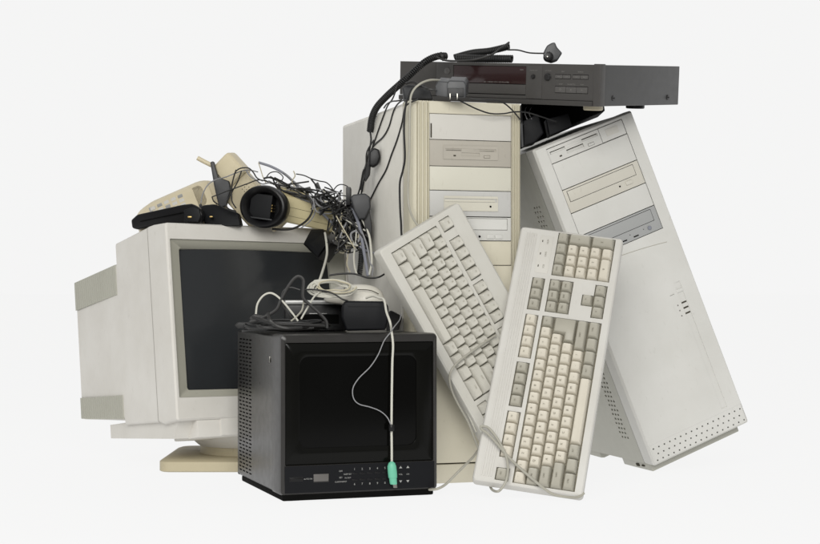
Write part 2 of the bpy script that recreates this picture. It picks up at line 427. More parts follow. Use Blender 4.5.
# ================================================================== BEIGE TOWER
T = root('computer_tower', (.0016, 2.7057, 0), (0, 0, .3047), 'upright cream computer tower with ribbed front edges behind the two keyboards', 'computer')
W, D, H = .1995, .4422, .6503
b = MB()
prof = [(.0, 0), (.0, H-.004), (.0015, H-.0012), (.004, H), (W-.004, H), (W-.0015, H-.0012), (W, H-.004), (W, 0)]
b.loft([[(x, y, z) for x, z in prof] for y in (.048, D)], True, True)
b.build('case', 'case', T)
b = MB(); b.loft([[(x+(.0035 if x < .1 else -.0035), y, z-(.0035 if z > .1 else -.0035)) for x, z in prof] for y in (.040, .050)], False, False); b.build('seam', 'slit', T)
# side cover with a shallow pressed field and a rear lip
b = MB()
b.rects([]) if False else None
b.loft([[(-.0012, y, z) for y, z in ((.053, .030), (D-.006, .030), (D-.006, H-.006), (.053, H-.006))], [(.0002, y, z) for y, z in ((.051, .028), (D-.004, .028), (D-.004, H-.0045), (.051, H-.0045))]], cap0=True)
b.build('side_cover', 'case', T)
# front: ribs as a comb profile extruded upwards
def comb(x0, x1, n):
    pts = []; w = (x1-x0)/n
    for i in range(n):
        a = x0+i*w
        pts += [(a, .0035), (a+w*.18, .0035), (a+w*.30, .0002), (a+w*.5, -.0006), (a+w*.70, .0002), (a+w*.82, .0035)]
    return pts+[(x1, .0035)]
Lp = [(0, .042), (-.0005, .012), (.001, .005), (.0045, .001), (.010, 0)] + comb(.0105, .031, 3) + [(.0315, 0), (.0328, 0), (.0328, .008)]
Rp = [(.1822, .008), (.1822, 0), (.1835, 0)] + comb(.184, .1965, 3) + [(.1975, .001), (.1995, .004), (.2, .012), (.1995, .042)]
for pr, nm in ((Lp, 'ribbed_edge'), (Rp, 'ribbed_edge')):
    b = MB(); b.loft([[(x, y, z) for x, y in pr] for z in (.0345, H-.004)] + [[(x, y+.003*(1 if y < .03 else 0), z) for x, y in pr] for z in (H,)], closed=True, cap0=True, cap1=True); b.build(nm, 'rib', T)
b = MB(); b.box(.0328, .1822, -.0002, .04, .6292, H-.0005, .0012); b.build('brow', 'ivory', T)
b = MB(); b.box(-.001, .2, .004, .046, H-.0045, H+.0006, .0015); b.build('top_cap', 'ivory', T)
b = MB(); b.box(.0325, .1825, .006, .04, .03, .632, 0); b.build('bay_frame', 'slit', T, smooth_=False)
x0, x1 = .0332, .1818
blank(T, x0, x1, .585, .629, 'lgrey', .0008)
f1 = blank(T, x0, x1, .540, .585, 'tgrey', .001, 'drive_mount'); floppy(f1, .0581, .157, .5518, .5755, 'tgrey', -.0002)
blank(T, x0, x1, .4988, .540, 'ivory2', .0006)
f2 = blank(T, x0, x1, .4545, .4988, 'bgrey', .001, 'drive_mount')
b = MB(); b.plate(.059, .157, .4640, .4895, [(.0605, .1555, .479, .4852)], .003, lambda u, v, d: (u, -.0003+d, v), pitmat='slit'); d = b.build('tape_drive', 'cream', f2, smooth_=False)
b = MB(); b.box(.0608, .1520, -.0001, .002, .4795, .4836, .0006); b.build('slot_flap', 'cream', d)
b = MB(); b.lathe([(.0017, 0), (.0017, .0012)], 16, Matrix.Translation((.143, -.0005, .4722)) @ Matrix.Rotation(R(90), 4, 'X')); b.build('indicator_lamp', 'pit', d)
cd = blank(T, x0, x1, .4135, .454, 'white', .0006, 'optical_drive')
b = MB(); b.rects([(.040, .1735, .4325, .4512, -.0002, .001), (.0405, .173, .433, .4507, -.0002, .001), (.0412, .1722, .4337, .4500, .0001, .001)], cap1=True); b.build('disc_tray', 'white', cd)
b = MB()
for q in ((.0398, .1737, .4319, .4325), (.0398, .1737, .4512, .4518), (.0394, .04, .4319, .4518), (.1735, .1741, .4319, .4518)): b.box(q[0], q[1], .0000, .001, q[2], q[3], 0)
b.build('tray_gap', 'slit', cd)
for xx in (.1365, .1515): b = MB(); b.box(xx, xx+.0135, -.0012, .001, .4168, .4240, .0012); b.build('drive_button', 'white', cd)
b = MB(); b.lathe([(.0019, 0), (.0019, .0012)], 16, Matrix.Translation((.1232, 0, .4207)) @ Matrix.Rotation(R(90), 4, 'X')); b.build('headphone_socket', 'pit', cd)
blank(T, x0, x1, .3715, .4132, 'ivory', .0006)
b = MB(); b.box(x0-.0002, x1+.0002, .0, .01, .0345, .3708, .001); b.build('lower_panel', 'ivory', T)
b = MB(); b.box(-.001, .2005, -.0005, .05, 0, .0322, .002); b.build('plinth', 'ivory', T)
b = MB(); b.box(.035, .037, -.0006, .002, .588, .612, .0002); b.build('release_slot', 'slit', T)

# ================================================================== LEANING WHITE TOWER
L = root('computer_tower', (.439, 2.8672, .0135), (-.0137, -.3841, .2633), 'off white computer tower tilted left against its neighbour, with perforated bottom grille', 'computer')
W, D, H = .2, .40, .6055
b = MB(); vh = []
for i in range(51):
    for c in range(3):
        y = .078+c*.0130+(.0045 if i % 2 else 0); z = .046+i*.0091
        vh.append((y, y+.0078, z, z+.0038))
b.plate(.046, D, .0005, H-.001, vh, .004, lambda u, v, d: (d, u, v), pitmat='pit')
b.plate(.046, D, .0005, H-.001, [], .004, lambda u, v, d: (W-d, u, v))
b.loft([[(0, y, 0.0005), (0, y, H-.001), (W, y, H-.001), (W, y, 0.0005)] for y in (.046, D)], closed=True) if False else None
b.loft([[(0, .046, z), (W, .046, z), (W, D, z), (0, D, z)] for z in (.0005,)], cap0=True); b.loft([[(0, .046, z), (W, .046, z), (W, D, z), (0, D, z)] for z in (H-.001,)], cap0=True)
b.loft([[(0, D, 0), (W, D, 0), (W, D, H-.001), (0, D, H-.001)]], cap0=True)
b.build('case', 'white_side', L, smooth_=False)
# moulded front
b = MB()
Lf = [(0, W, 0, H, .045, .003), (-.0008, W+.0008, -.0005, H+.001, .030, .004), (-.0008, W+.0008, -.0005, H+.001, .006, .004), (.0022, W-.0018, .001, H-.002, .0005, .004), (.003, W-.003, .002, H-.003, 0, .004)]
b.rects(Lf); b.rects([(.002, W-.002, .002, H-.002, .045, .003), (.002, W-.002, .002, H-.002, .047, .003)])
gh = []
for r_, z in enumerate((.0290, .0180, .0072)):
    for i in range(17):
        x = .0091+i*.01146+(.0057 if r_ == 1 else 0)
        if x < .195: gh.append((x-.0014, x+.0014, z-.0014, z+.0014))
b.plate(.0029, W-.0029, .0019, .0362, gh, .004, lambda u, v, d: (u, .0006+d, v), pitmat='pit')
fh = [(.0222, .1768, .3885, .5988, .010), (.1585, .1700, .043, .289, .0012)]
b.plate(.0029, W-.0029, .0380, H-.0029, fh, .0035, front, pitmat='white')
b.loft([[(.0029, .0006, .0362), (W-.0029, .0006, .0362)], [(.0029, 0, .038), (W-.0029, 0, .038)]], closed=False)
fp = b.build('front_panel', 'white', L, sharp=25)
fl = floppy(L, .0228, .1264, .5711, .5975, 'white', .0006)
blank(L, .1268, .1762, .5708, .5980, 'white', .0004)
b = MB(); b.box(.139, .1635, -.0004, .001, .5785, .5915, .0005); b.build('badge_plate', 'lgrey', L)
blank(L, .0226, .1764, .5205, .5703, 'white', .0003)
cd = blank(L, .0226, .1764, .4765, .5202, 'beige_cd', .0004, 'optical_drive')
def tray(par, q, mat, gap='pit', y=.0004):
    b = MB(); x0, x1, z0, z1 = q; g = .0007
    for a in ((x0-g, x1+g, z0-g, z0), (x0-g, x1+g, z1, z1+g), (x0-g, x0, z0, z1), (x1, x1+g, z0, z1)): b.box(a[0], a[1], y-.0003, y+.001, a[2], a[3], 0)
    b.build('tray_gap', gap, par)
    b = MB(); b.box(x0, x1, y-.0009, y+.002, z0, z1, .0006); b.build('disc_tray', mat, par)
tray(cd, (.0303, .1644, .4965, .5155), 'beige_cd')
b = MB(); b.box(.1275-.0015, .1275+.0015, -.0003, .001, .4864, .4892, .0003); b.build('indicator_lamp', 'pit', cd)
b = MB(); b.box(.140, .1535, -.0014, .001, .4848, .4915, .0008); b.build('eject_button', 'beige_cd', cd)
blank(L, .0226, .1764, .4335, .4762, 'white', .0003)
cd = blank(L, .0226, .1764, .3890, .4332, 'grey_cd', .0004, 'optical_drive')
tray(cd, (.0305, .1656, .4085, .4290), 'grey_cd')
b = MB(); b.lathe([(.0036, 0), (.0036, .002), (.0028, .0028)], 20, Matrix.Translation((.1521, .0004, .3988)) @ Matrix.Rotation(R(90), 4, 'X')); b.build('volume_knob', 'cblue', cd)
b = MB(); b.box(.095, .104, -.0004, .001, .3935, .3955, .0002); b.box(.118, .128, -.0004, .001, .3935, .3955, .0002); b.box(.1400, .1412, -.0002, .001, .4, .4012, 0); b.box(.112, .1132, -.0002, .001, .4, .4012, 0); b.build('drive_marks', 'pit', cd)
for z in (.2503, .2402, .2299): b = MB(); b.box(.1592, .1692, .0007, .002, z-.0014, z+.0014, .0004); b.build('indicator_lamp', 'slit', L)
b = MB(); b.box(.157, .1715, -.001, .002, .270, .2765, .0015); b.build('power_button', 'white', L)
b = MB()
for z in (.2492, .2392, .2290): b.box(.1492, .1518, -.0003, .0005, z-.0012, z+.0012, .0003)
b.box(.1425, .1515, -.0003, .0005, .2705, .2712, 0)
b.build('printed_icon', 'print_d', L)
b = MB(); P_ = [(.026+.148*t/12, -.0002, .3745-.0115*(t/12)**2) for t in range(13)]; b.tube(P_, .0004, 6, 1); b.build('moulded_line', 'print_k2', L)
for y0, y1 in ((.025, .16), (.275, .39)):
    b = MB(); b.box(.002, .186, y0, y1, -.0145, .002, .002); b.build('foot', 'white_side', L)
b = MB(); b.box(.0005, .003, .080, .092, -.009, -.004, 0, rot=Matrix.Translation((-.0005, 0, 0))); b.box(.0005, .003, .055, .066, -.007, -.0045, 0, rot=Matrix.Translation((-.0005, 0, 0))); b.build('foot_slot', 'slit', L)

# ================================================================== DISC PLAYER
V = root('disc_player', (-.0193, 2.9609, .6810), (.0995, .1009, -.6655), 'wide charcoal disc player lying across the tops of both towers', 'disc player')
W, D, H = .4321, .270, .0702
b = MB(); b.box(.002, W, .012, D, .0008, H-.0004, .0012); b.build('casing', 'dvd_side', V)
b = MB()
for y in (.0425, .2299):
    b.lathe([(.0046, 0), (.0046, .001), (.0036, .0018)], 20, Matrix.Translation((W, y, .0142)) @ Matrix.Rotation(R(90), 4, 'Y'))
sc = b.build('screw', 'knob', V)
b = MB()
for y in (.0425, .2299): b.box(W+.0016, W+.0021, y-.003, y+.003, .0136, .0148, 0)
b.build('screw_slot', 'pit', sc)
# faceplate in pieces: left curved wing, middle, control field, end post
b = MB()
pr = [(0, .012), (0, .0005), (.002, -.001), (.040, -.001), (.058, .0005), (.072, .006), (.080, .0075), (.0845, .001), (.088, 0), (.1205, 0), (.1205, .012)]
b.loft([[(x, y, z) for x, y in pr] for z in (.0095, H)], cap0=True, cap1=True); b.build('left_wing', 'dvd', V)
b = MB(); b.plate(.1205, .2835, .0095, H, [(.1225, .2815, .0150, .0652)], .0035, front, pitmat='pit')
b.loft([[(.1205, 0, H), (.2835, 0, H), (.2835, .012, H), (.1205, .012, H)]], cap0=True); b.build('window_surround', 'dvd', V, smooth_=False)
b = MB(); b.box(.1232, .2808, .0008, .003, .0345, .0645, .0005); w_ = b.build('display_window', 'redwin', V)
b = MB(); add_text(b, 'LD / VIDEO CD / CD PLAYER', .0032, .218, .0368, .0004, wide=1.35); add_text(b, 'HIFI', .0034, .2715, .0590, .0004, wide=1.3); b.build('printed_legend', 'print_d', w_, smooth_=False)
b = MB(); b.box(.1232, .2808, .0004, .003, .0163, .0335, .0007); b.build('disc_drawer', 'dvd', V)
b = MB(); b.plate(.2835, .4195, .0095, H, [(.3415, .3735, .0450, .0528), (.377, .4090, .0450, .0528), (.3420, .4087, .0210, .0328)], .003, front, pitmat='pit')
b.loft([[(.2835, 0, H), (.4195, 0, H), (.4195, .012, H), (.2835, .012, H)]], cap0=True)
pf = b.build('control_field', 'dvd', V, smooth_=False)
b = MB(); b.box(.2837, .3150, -.0008, .002, .0100, H-.003, .0007); b.build('raised_strip', 'dvd', V)
for q in ((.3422, .3572), (.3578, .3728), (.3777, .3927), (.3933, .4083)):
    b = MB(); b.box(q[0], q[1], -.0012, .003, .0458, .0520, .0007); b.build('small_button', 'btn', pf)
for q in ((.3428, .3642), (.3648, .3857), (.3863, .4079)):
    b = MB(); b.box(q[0], q[1], -.0012, .003, .0218, .0320, .0007); b.build('large_button', 'btn', pf)
for x, r_, mt in ((.2976, .0036, 'knob'), (.3273, .0058, 'knob')):
    b = MB(); b.lathe([(r_*1.12, .0), (r_*1.12, .001), (r_, .0018), (r_, .004), (r_*.8, .0055)], 24, Matrix.Translation((x, 0, .048)) @ Matrix.Rotation(R(90), 4, 'X')); b.build('knob', mt, pf)
b = MB()
for t, x, z, s_ in (('DIGITAL OUT', .2976, .0585, .0026), ('JOG MODE', .3273, .0585, .0026), ('SKIP', .3575, .0575, .003), ('SEARCH', .393, .0575, .003), ('STOP', .3535, .0362, .003), ('PAUSE/STILL', .3755, .0362, .003), ('PLAY', .397, .0362, .003)):
    add_text(b, t, s_, x, z, -.0011 if x < .315 else -.0003)
b.build('printed_legend', 'print_d', pf, smooth_=False)
b = MB()
for t, x in (('<<', .350), ('>>', .3655), ('<<', .3855), ('>>', .401)): add_text(b, t, .0042, x, .0489, -.0014)
for t, x in (('O', .3535), ('II', .3752), ('>', .397)): add_text(b, t, .0050, x, .0269, -.0014)
b.build('button_symbol', 'print_d', pf, smooth_=False)
b = MB(); b.box(.4195, W+.0018, -.0018, .014, .0004, H+.0014, .0015); b.build('end_post', 'dvd', V)
b = MB(); b.box(0, .4195, -.0035, .012, .0002, .0088, .0015); b.build('bottom_lip', 'dvd_lip', V)
b = MB(); b.lathe([(.006, 0), (.006, .0012), (.004, .002)], 20, Matrix.Translation((.1095, 0.0, .054)) @ Matrix.Rotation(R(90), 4, 'X')); b.build('emblem', 'btn', V)
for i, (x, y) in enumerate(((.06, .05), (.395, .040), (.06, .22), (.372, .22))):
    b = MB(); b.lathe([(.017, 0), (.017, .0072), (.0155, .0085)], 28, Matrix.Translation((x, y, .001)) @ Matrix.Rotation(R(180), 4, 'X')); b.build('foot', 'foot' if i == 1 else 'black', V)

# ================================================================== KEYBOARDS
keymesh = {}
def keycap(w, h, mat, up, h2=None):
    """w along x, h along z; up = unit (dx,dz) of the keyboard's own back edge. origin at centre, standing towards -y"""
    k = (round(w, 5), round(h, 5), mat, up)
    if k in keymesh: return keymesh[k]
    b = MB(); g = .0006; hw, hh = w/2-g, h/2-g; t = .0027; sx, sz = up[0]*.0011, up[1]*.0011
    spec = [(-hw, hw, -hh, hh, .006, .0012), (-hw+.0003, hw-.0003, -hh+.0003, hh-.0003, .001, .0014),
            (-hw+t*.9+sx, hw-t*.9+sx, -hh+t*.9+sz, hh-t*.9+sz, -.0058, .0022), (-hw+t*1.15+sx, hw-t*1.15+sx, -hh+t*1.15+sz, hh-t*1.15+sz, -.0064, .002)]
    b.loft([rrect(*a, n=3) for a in spec])
    a = spec[-1]; b.loft([rrect(*a, n=3), rrect(a[0]+.002, a[1]-.002, a[2]+.002, a[3]-.002, -.0059, .001, n=3)], cap1=True)
    o = b.build('key', mat, None, sharp=50); me = o.data; bpy.data.objects.remove(o); keymesh[k] = me
    return me
def lkey(x0, x1, xm, z0, z1, zm, mat):
    """L shaped enter key: full x0..x1 above zm, only xm..x1 below"""
    b = MB(); g = .0006
    def ring(i, y):
        return [(x0+g+i, y, z1-g-i), (x0+g+i, y, zm+g+i), (xm+g+i, y, zm+g+i), (xm+g+i, y, z0+g+i), (x1-g-i, y, z0+g+i), (x1-g-i, y, z1-g-i)]
    b.loft([ring(0, .006), ring(.0003, .001), ring(.0026, -.0058), ring(.0032, -.0064)], cap1=True)
    return b.build('key', mat, None, sharp=50)
legend_cache = {}
def legend(par, s_, size, ux, uz, mat, off=(0, 0)):
    k = (s_, size, mat, tuple(ux))
    if k not in legend_cache:
        b = MB(); add_text(b, s_, size, 0, 0, 0, ux=ux, uz=uz); o = b.build('legend', mat, None, smooth_=False); legend_cache[k] = o.data; bpy.data.objects.remove(o)
    o = bpy.data.objects.new('legend', legend_cache[k]); COL.objects.link(o); o.parent = par; o.location = (off[0], -.0068, off[1])
def board_body(par, W, H, holes, th, mat, wellmat, rim=.006, ribs=None, well=.0055):
    b = MB()
    b.rects([(.004, W-.004, .004, H-.004, th, .004), (0.0, W, 0.0, H, th-.004, .007), (0, W, 0, H, .006, .007), (.0012, W-.0012, .0012, H-.0012, .0018, .006), (rim-.001, W-rim+.001, rim-.001, H-rim+.001, 0, .002), ], cap0=True)
    b.plate(rim-.001, W-rim+.001, rim-.001, H-rim+.001, holes, well, front, pitmat=wellmat)
    return b.build('shell', mat, par, sharp=28)
# --- keyboard in front: its right end points up, its back edge lies left
KS = .978
K = root('keyboard', (Vector((.0988, 2.5665, .0255))-Vector((0, 0, HC)))*KS+Vector((0, 0, HC)), (-.5235, .1312, -.1714), 'off white keyboard with grey and ivory keys standing on end, number pad at the top', 'keyboard')
W, H = .1795, .4845
U = .02053; A = .0196
Zb = .0040                      # left end of the main block, which is the lower end here
cxs = [.0663+A*i for i in range(6)]        # rows from number row (0) to space row (4)
npz = [.3940+i*.02125 for i in range(5)]
holes = [(.0650, .1655, Zb-.0002, .3135), (.0365, .0585, .3216, .3850), (.0365, .0585, .2292, .3128), (.0365, .0585, .1384, .2212), (.0365, .0585, .0468, .1298), (.0360, .0580, .0062, .0284),
         (.0670, .1075, .3216, .3860), (.1252, .1656, .3424, .3640), (.1446, .1656, .3214, .3424), (.1446, .1656, .3640, .3860), (.0672, .1664, .3936, .4796)]
holes = [h if h[2] > .0056 else (h[0], h[1], .0056, h[3]) for h in holes]
board_body(K, W, H, holes, .022, 'kb', 'well', rim=.0045)
b = MB()
for x in (.0125, .0165, .0205, .0245, .0285):
    b.box(x, x+.0022, -.0010, .001, .010, H-.012, .0007, 2)
b.build('ribbed_strip', 'kb', K)
b = MB(); b.box(.0375, .0600, -.0005, .001, .395, .4705, .0004); pl = b.build('lamp_plate', 'lgrey', K)
for z, s_ in ((.4585, 'NUM'), (.4330, 'CAPS'), (.4085, 'SCR')):
    b = MB(); b.box(.0415, .0430, -.0012, 0, z-.002, z+.002, .0003); b.build('indicator_lamp', 'slit', pl)
b = MB()
for z, s_ in ((.4585, 'NUM'), (.4330, 'CAPS'), (.4085, 'SCR')): add_text(b, s_, .0042, .0515, z, -.0007, ux=Vector((0, 0, 1)), uz=Vector((-1, 0, 0)))
b.build('printed_legend', 'print_k', pl, smooth_=False)
UX, UZ = Vector((0, 0, 1)), Vector((-1, 0, 0)); up = (-1, 0)
nkeys = [0]
def k1(xc, zc, w, h, mat, s_=''):
    o = bpy.data.objects.new('key', keycap(w, h, mat, up)); COL.objects.link(o); o.parent = K; o.location = (xc, random.uniform(-.0003, .0003), zc); nkeys[0] += 1
    o.rotation_euler = (random.uniform(-.012, .012), 0, random.uniform(-.012, .012))
    if s_: legend(o, s_, .0052 if len(s_) < 2 else .0034, UX, UZ, 'print_k', (-.002, -.001))
def row1(r_, widths, names, mats):
    z = .0058
    k = (.3128-.0058)/sum(widths)
    for w, n_, mt in zip(widths, names, mats):
        if w > 0 and mt: k1(.0663+A*(r_+.5), z+w*k/2, A, w*k, mt, n_)
        z += abs(w)*k
I, G = 'key_i', 'key_g'
row1(0, [1]*15, list('`1234567890-=')+['\\', '<'], [I]*14+[G])
row1(1, [1.5]+[1]*12+[1.5], ['TAB']+list('QWERTYUIOP[]')+[''], [G]+[I]*12+[None])
row1(2, [1.8]+[1]*11+[2.2], ['CAPS']+list("ASDFGHJKL;'")+[''], [G]+[I]*11+[None])
row1(3, [2.25]+[1]*10+[2.75], ['SHIFT']+list('ZXCVBNM,./')+['SHIFT'], [G]+[I]*10+[G])
row1(4, [1.5, 1.25, 1.25, 5.9, 1.25, 1.25, 1.2, 1.5], ['CTRL', '', 'ALT', '', 'ALT', '', '', 'CTRL'], [G, G, G, I, G, G, G, G])
u_ = .307/15
e = lkey(.0663+A, .0663+3*A, .0663+2*A, .3128-2.2*u_, .3128, .3128-1.5*u_, G); e.parent = K
for z0, z1, n, mt, nm in ((.0064, .0282, 1, G, ['ESC']), (.0472, .1294, 4, I, ['F1', 'F2', 'F3', 'F4']), (.1388, .2208, 4, G, ['F5', 'F6', 'F7', 'F8']), (.2296, .3124, 4, I, ['F9', 'F10', 'F11', 'F12']), (.3220, .3846, 3, G, ['PRT', 'SCR', 'BRK'])):
    for i in range(n): k1(.0475 if n > 1 else .047, z0+(i+.5)*(z1-z0)/n, .0206, (z1-z0)/n, mt, nm[i])
for i in range(3):
    for j in range(2): k1(.0773+j*.0199, .3322+i*.0210, .0199, .0209, G, (('INS', 'DEL'), ('HOM', 'END'), ('PUP', 'PDN'))[i][j])
k1(.1353, .3532, .0196, .0208, G, '^')
for i in range(3): k1(.1551, .3322+i*.0210, .0200, .0209, G, '<v>'[i])
q = .0212
for i, s_ in enumerate(('NUM', '/', '*', '-')): k1(.0771, .4048+i*q, .0196, q, G, s_)
for r_, st in enumerate(('789', '456', '123')):
    for i, s_ in enumerate(st): k1(.0968+.0197*r_, .4048+i*q, .0196, q, I, s_)
k1(.1067, .4048+3*q, .0393, q, G, '+'); k1(.1461, .4048+3*q, .0393, q, G, 'E')
k1(.1560, .4048+.5*q, .0196, 2*q, I, '0'); k1(.1560, .4048+2*q, .0196, q, I, '.')

done = set()
for o in [o for o in bpy.data.objects if o.parent == K or (o.parent and o.parent.parent == K)]:
    if o.type == 'MESH':
        o.location = o.location*KS
        if o.data.name not in done:
            done.add(o.data.name)
            for v in o.data.vertices: v.co *= KS
keymesh.clear(); legend_cache.clear()
# --- keyboard behind: its left end points up, its front edge lies left
J = root('keyboard', (.1647, 2.6674, .0088), (-.1401, -.5054, .5059), 'pale keyboard with one plain key colour leaning diagonally between tower and other keyboard', 'keyboard')
W, H = .1750, .4440
zt = .4290; U2 = (.4290-.1470)/15; A2 = .0192
holes = [(.0178, .1148, .1462, .4298), (.1222, .1444, .4118, .4336), (.1222, .1444, .3186, .3962), (.1206, .1430, .2355, .3118), (.1206, .1430, .1500, .2260),
         (.0762, .1148, .0800, .1380), (.1222, .1430, .0800, .1380), (.0178, .0372, .0800, .1380), (.0372, .0564, .0995, .1190)]
board_body(J, W, H, holes, .028, 'kb2', 'well2', rim=.005)
UX2, UZ2, up2 = Vector((0, 0, -1)), Vector((1, 0, 0)), (1, 0)
def k2(xc, zc, w, h, s_=''):
    o = bpy.data.objects.new('key', keycap(w, h, 'key_2', up2)); COL.objects.link(o); o.parent = J; o.location = (xc, random.uniform(-.0003, .0003), zc)
    o.rotation_euler = (random.uniform(-.012, .012), 0, random.uniform(-.012, .012))
    if s_: legend(o, s_, .0050 if len(s_) < 2 else .0032, UX2, UZ2, 'print_k2', (.002, .001))
def row2(r_, widths, names):
    z = zt; k = (.4290-.1470)/sum(widths)
    for w, n_ in zip(widths, names): k2(.0182+A2*(r_+.5), z-w*k/2, A2, w*k, n_); z -= w*k
row2(4, [1]*13+[2], list('`1234567890-=')+['<'])
row2(3, [1.5]+[1]*12+[1.5], ['TAB']+list('QWERTYUIOP[]\\'))
row2(2, [1.75]+[1]*11+[2.25], ['CAPS']+list("ASDFGHJKL;'")+['ENTER'])
row2(1, [2.25]+[1]*10+[2.75], ['SHIFT']+list('ZXCVBNM,./')+['SHIFT'])
row2(0, [1.25, 1.25, 1.25, 5.5, 1.25, 1.25, 1.25, 1.95], ['CTRL', '', 'ALT', '', 'ALT', '', '', 'CTRL'])
k2(.1333, .4228, .0214, .0210, 'ESC')
for z1, z0, nm, x in ((.3958, .3190, ['F1', 'F2', 'F3', 'F4'], .1333), (.3114, .2359, ['F5', 'F6', 'F7', 'F8'], .1318), (.2256, .1504, ['F9', 'F10', 'F11', 'F12'], .1318), (.1376, .0804, ['PRT', 'SCR', 'BRK'], .1326)):
    h = (z1-z0)/len(nm)
    for i, n_ in enumerate(nm): k2(x, z1-(i+.5)*h, .0210, h, n_)
for i in range(3):
    for j in range(2): k2(.0858+j*.0192, .1282-i*.0193, .0190, .0190)
    k2(.0275, .1282-i*.0193, .0190, .0190)
k2(.0468, .1090, .0190, .0190)

# ================================================================== CLUTTER
bpy.context.view_layer.update()
def on(rt, px, py, off=0., axis=1):
    """point on a plane of a thing (front by default), off metres proud of it"""
    Mi = rt.matrix_world.inverted(); c = Mi @ Vector((0, 0, HC)); d = (Mi.to_3x3() @ (at(px, py, 1)-Vector((0, 0, HC))))
    return rt.matrix_world @ (c + d*((off-c[axis])/d[axis]))
def dC(px): return 2.84+(px-165)*.0012            # front top edge of the monitor
def dT(px, g=.010):                                # left flank of the upright tower
    k = (px-410)/1600; s_ = (.0016-2.7057*k)/(.3+.954*k); return 2.7057+.954*max(0, s_)-g
def world_root(name, loc, label, cat, group=None):
    return root(name, loc, (0, 0, 0), label, cat, group)
def adopt(rt, *obs):
    for o in obs:
        o.parent = rt
        for v in o.data.vertices: v.co -= rt.location
def cable(pts, r, mat, label, group=None, sub=8, flat=1.0, cat='cable'):
    P_ = [at(*p) if len(p) == 3 and not isinstance(p, Vector) else p for p in pts]
    b = MB(); b.tube(P_, r, 8, sub, flat=flat); o = b.build('cable', mat); return tag(o, label, cat, group)
def coil(pts, R_, r, pitch, mat, seg=10):
    P_ = smooth([at(*p) for p in pts], 30); L_ = [0]
    for a, c in zip(P_, P_[1:]): L_.append(L_[-1]+(c-a).length)
    n = int(L_[-1]/pitch)*seg; out = []; nrm = None; k = 0
    for i in range(n+1):
        s_ = L_[-1]*i/n
        while k < len(L_)-2 and L_[k+1] < s_: k += 1
        f = (s_-L_[k])/max(1e-9, L_[k+1]-L_[k]); p = P_[k].lerp(P_[k+1], f); t = (P_[k+1]-P_[k]).normalized()
        if nrm is None: nrm = t.cross(Vector((0, 1, .1))).normalized()
        nrm = (nrm-t*nrm.dot(t)).normalized(); bn = t.cross(nrm); a = 2*math.pi*i/seg
        out.append(p+(nrm*math.cos(a)+bn*math.sin(a))*R_)
    b = MB(); b.tube(out, r, 6, 1); return b.build('coiled_cord', mat, sharp=80)
def prism(poly, thick, bev=.003, shift=(0, 0), seg=3):
    """poly: (px,py,d) outline of the face towards us; a solid of the given real thickness"""
    t = bmesh.new(); A_ = [t.verts.new(at(*p)) for p in poly]; B_ = [t.verts.new(at(*p)+Vector((shift[0], thick, shift[1]))) for p in poly]
    n = len(A_); t.faces.new(A_); t.faces.new(B_[::-1])
    for i in range(n): t.faces.new((A_[i], B_[i], B_[(i+1) % n], A_[(i+1) % n]))
    bmesh.ops.recalc_face_normals(t, faces=t.faces[:])
    bmesh.ops.bevel(t, geom=t.edges[:], offset=bev, segments=seg, affect='EDGES', profile=.6, clamp_overlap=True)
    b = MB(); b.merge(t); return b
def solid(name, poly, thick, mat, label, cat, bev=.003, group=None, shift=(0, 0)):
    o = prism(poly, thick, bev, shift).build(name, mat); rt = world_root(name, at(*poly[0])+Vector((0, thick/2, 0)), label, cat, group)
    o.name = 'body'; o.data.name = 'body'; adopt(rt, o); return rt
def piece(rt, name, mat, b):
    o = b.build(name, mat); adopt(rt, o); return o
def pbox(px0, px1, py0, py1, d0, d1, bev=.001):
    a, c = at(px0, py0, d0), at(px1, py1, d0); b = MB(); b.box(a.x, c.x, d0, d1, c.z, a.z, bev); return b

# ---- on the monitor: cream telephone base
ph = root('desk_telephone', at(184, 213, 3.01), (R(42), R(-24), R(4)), 'cream telephone base with a silver keypad lying tilted on the monitor', 'telephone')
b = MB()
b.loft([zrect(-.088, .076, -.055, .060, -.018, .03), zrect(-.092, .080, -.060, .064, -.008, .03), zrect(-.088, .078, -.058, .062, .004, .03), zrect(-.070, .070, -.048, .054, .014, .028), zrect(-.040, .050, -.034, .040, .020, .02)], True, True)
b.build('body', 'phone', ph)
b = MB(); b.box(-.058, .016, -.010, .036, .009, .0175, .002); kp = b.build('keypad', 'silver', ph)
for i in range(5):
    for j in range(3):
        b = MB(); b.box(-.055+i*.0140, -.045+i*.0140, -.007+j*.014, .003+j*.014, .016, .0205, .0012); b.build('keypad_button', 'lgrey' if (i+j) % 3 else 'silver', kp)
b = MB(); b.box(-.020, .030, -.020, -.016, .006, .0150, .001); b.build('label_slot', 'slit', ph)
b = MB(); b.box(.026, .064, -.040, .04, .006, .020, .006); b.build('handset_rest', 'phone', ph)
b = MB(); b.box(.032, .038, -.030, -.022, .018, .0215, .001); b.build('hook_switch', 'knob', ph)
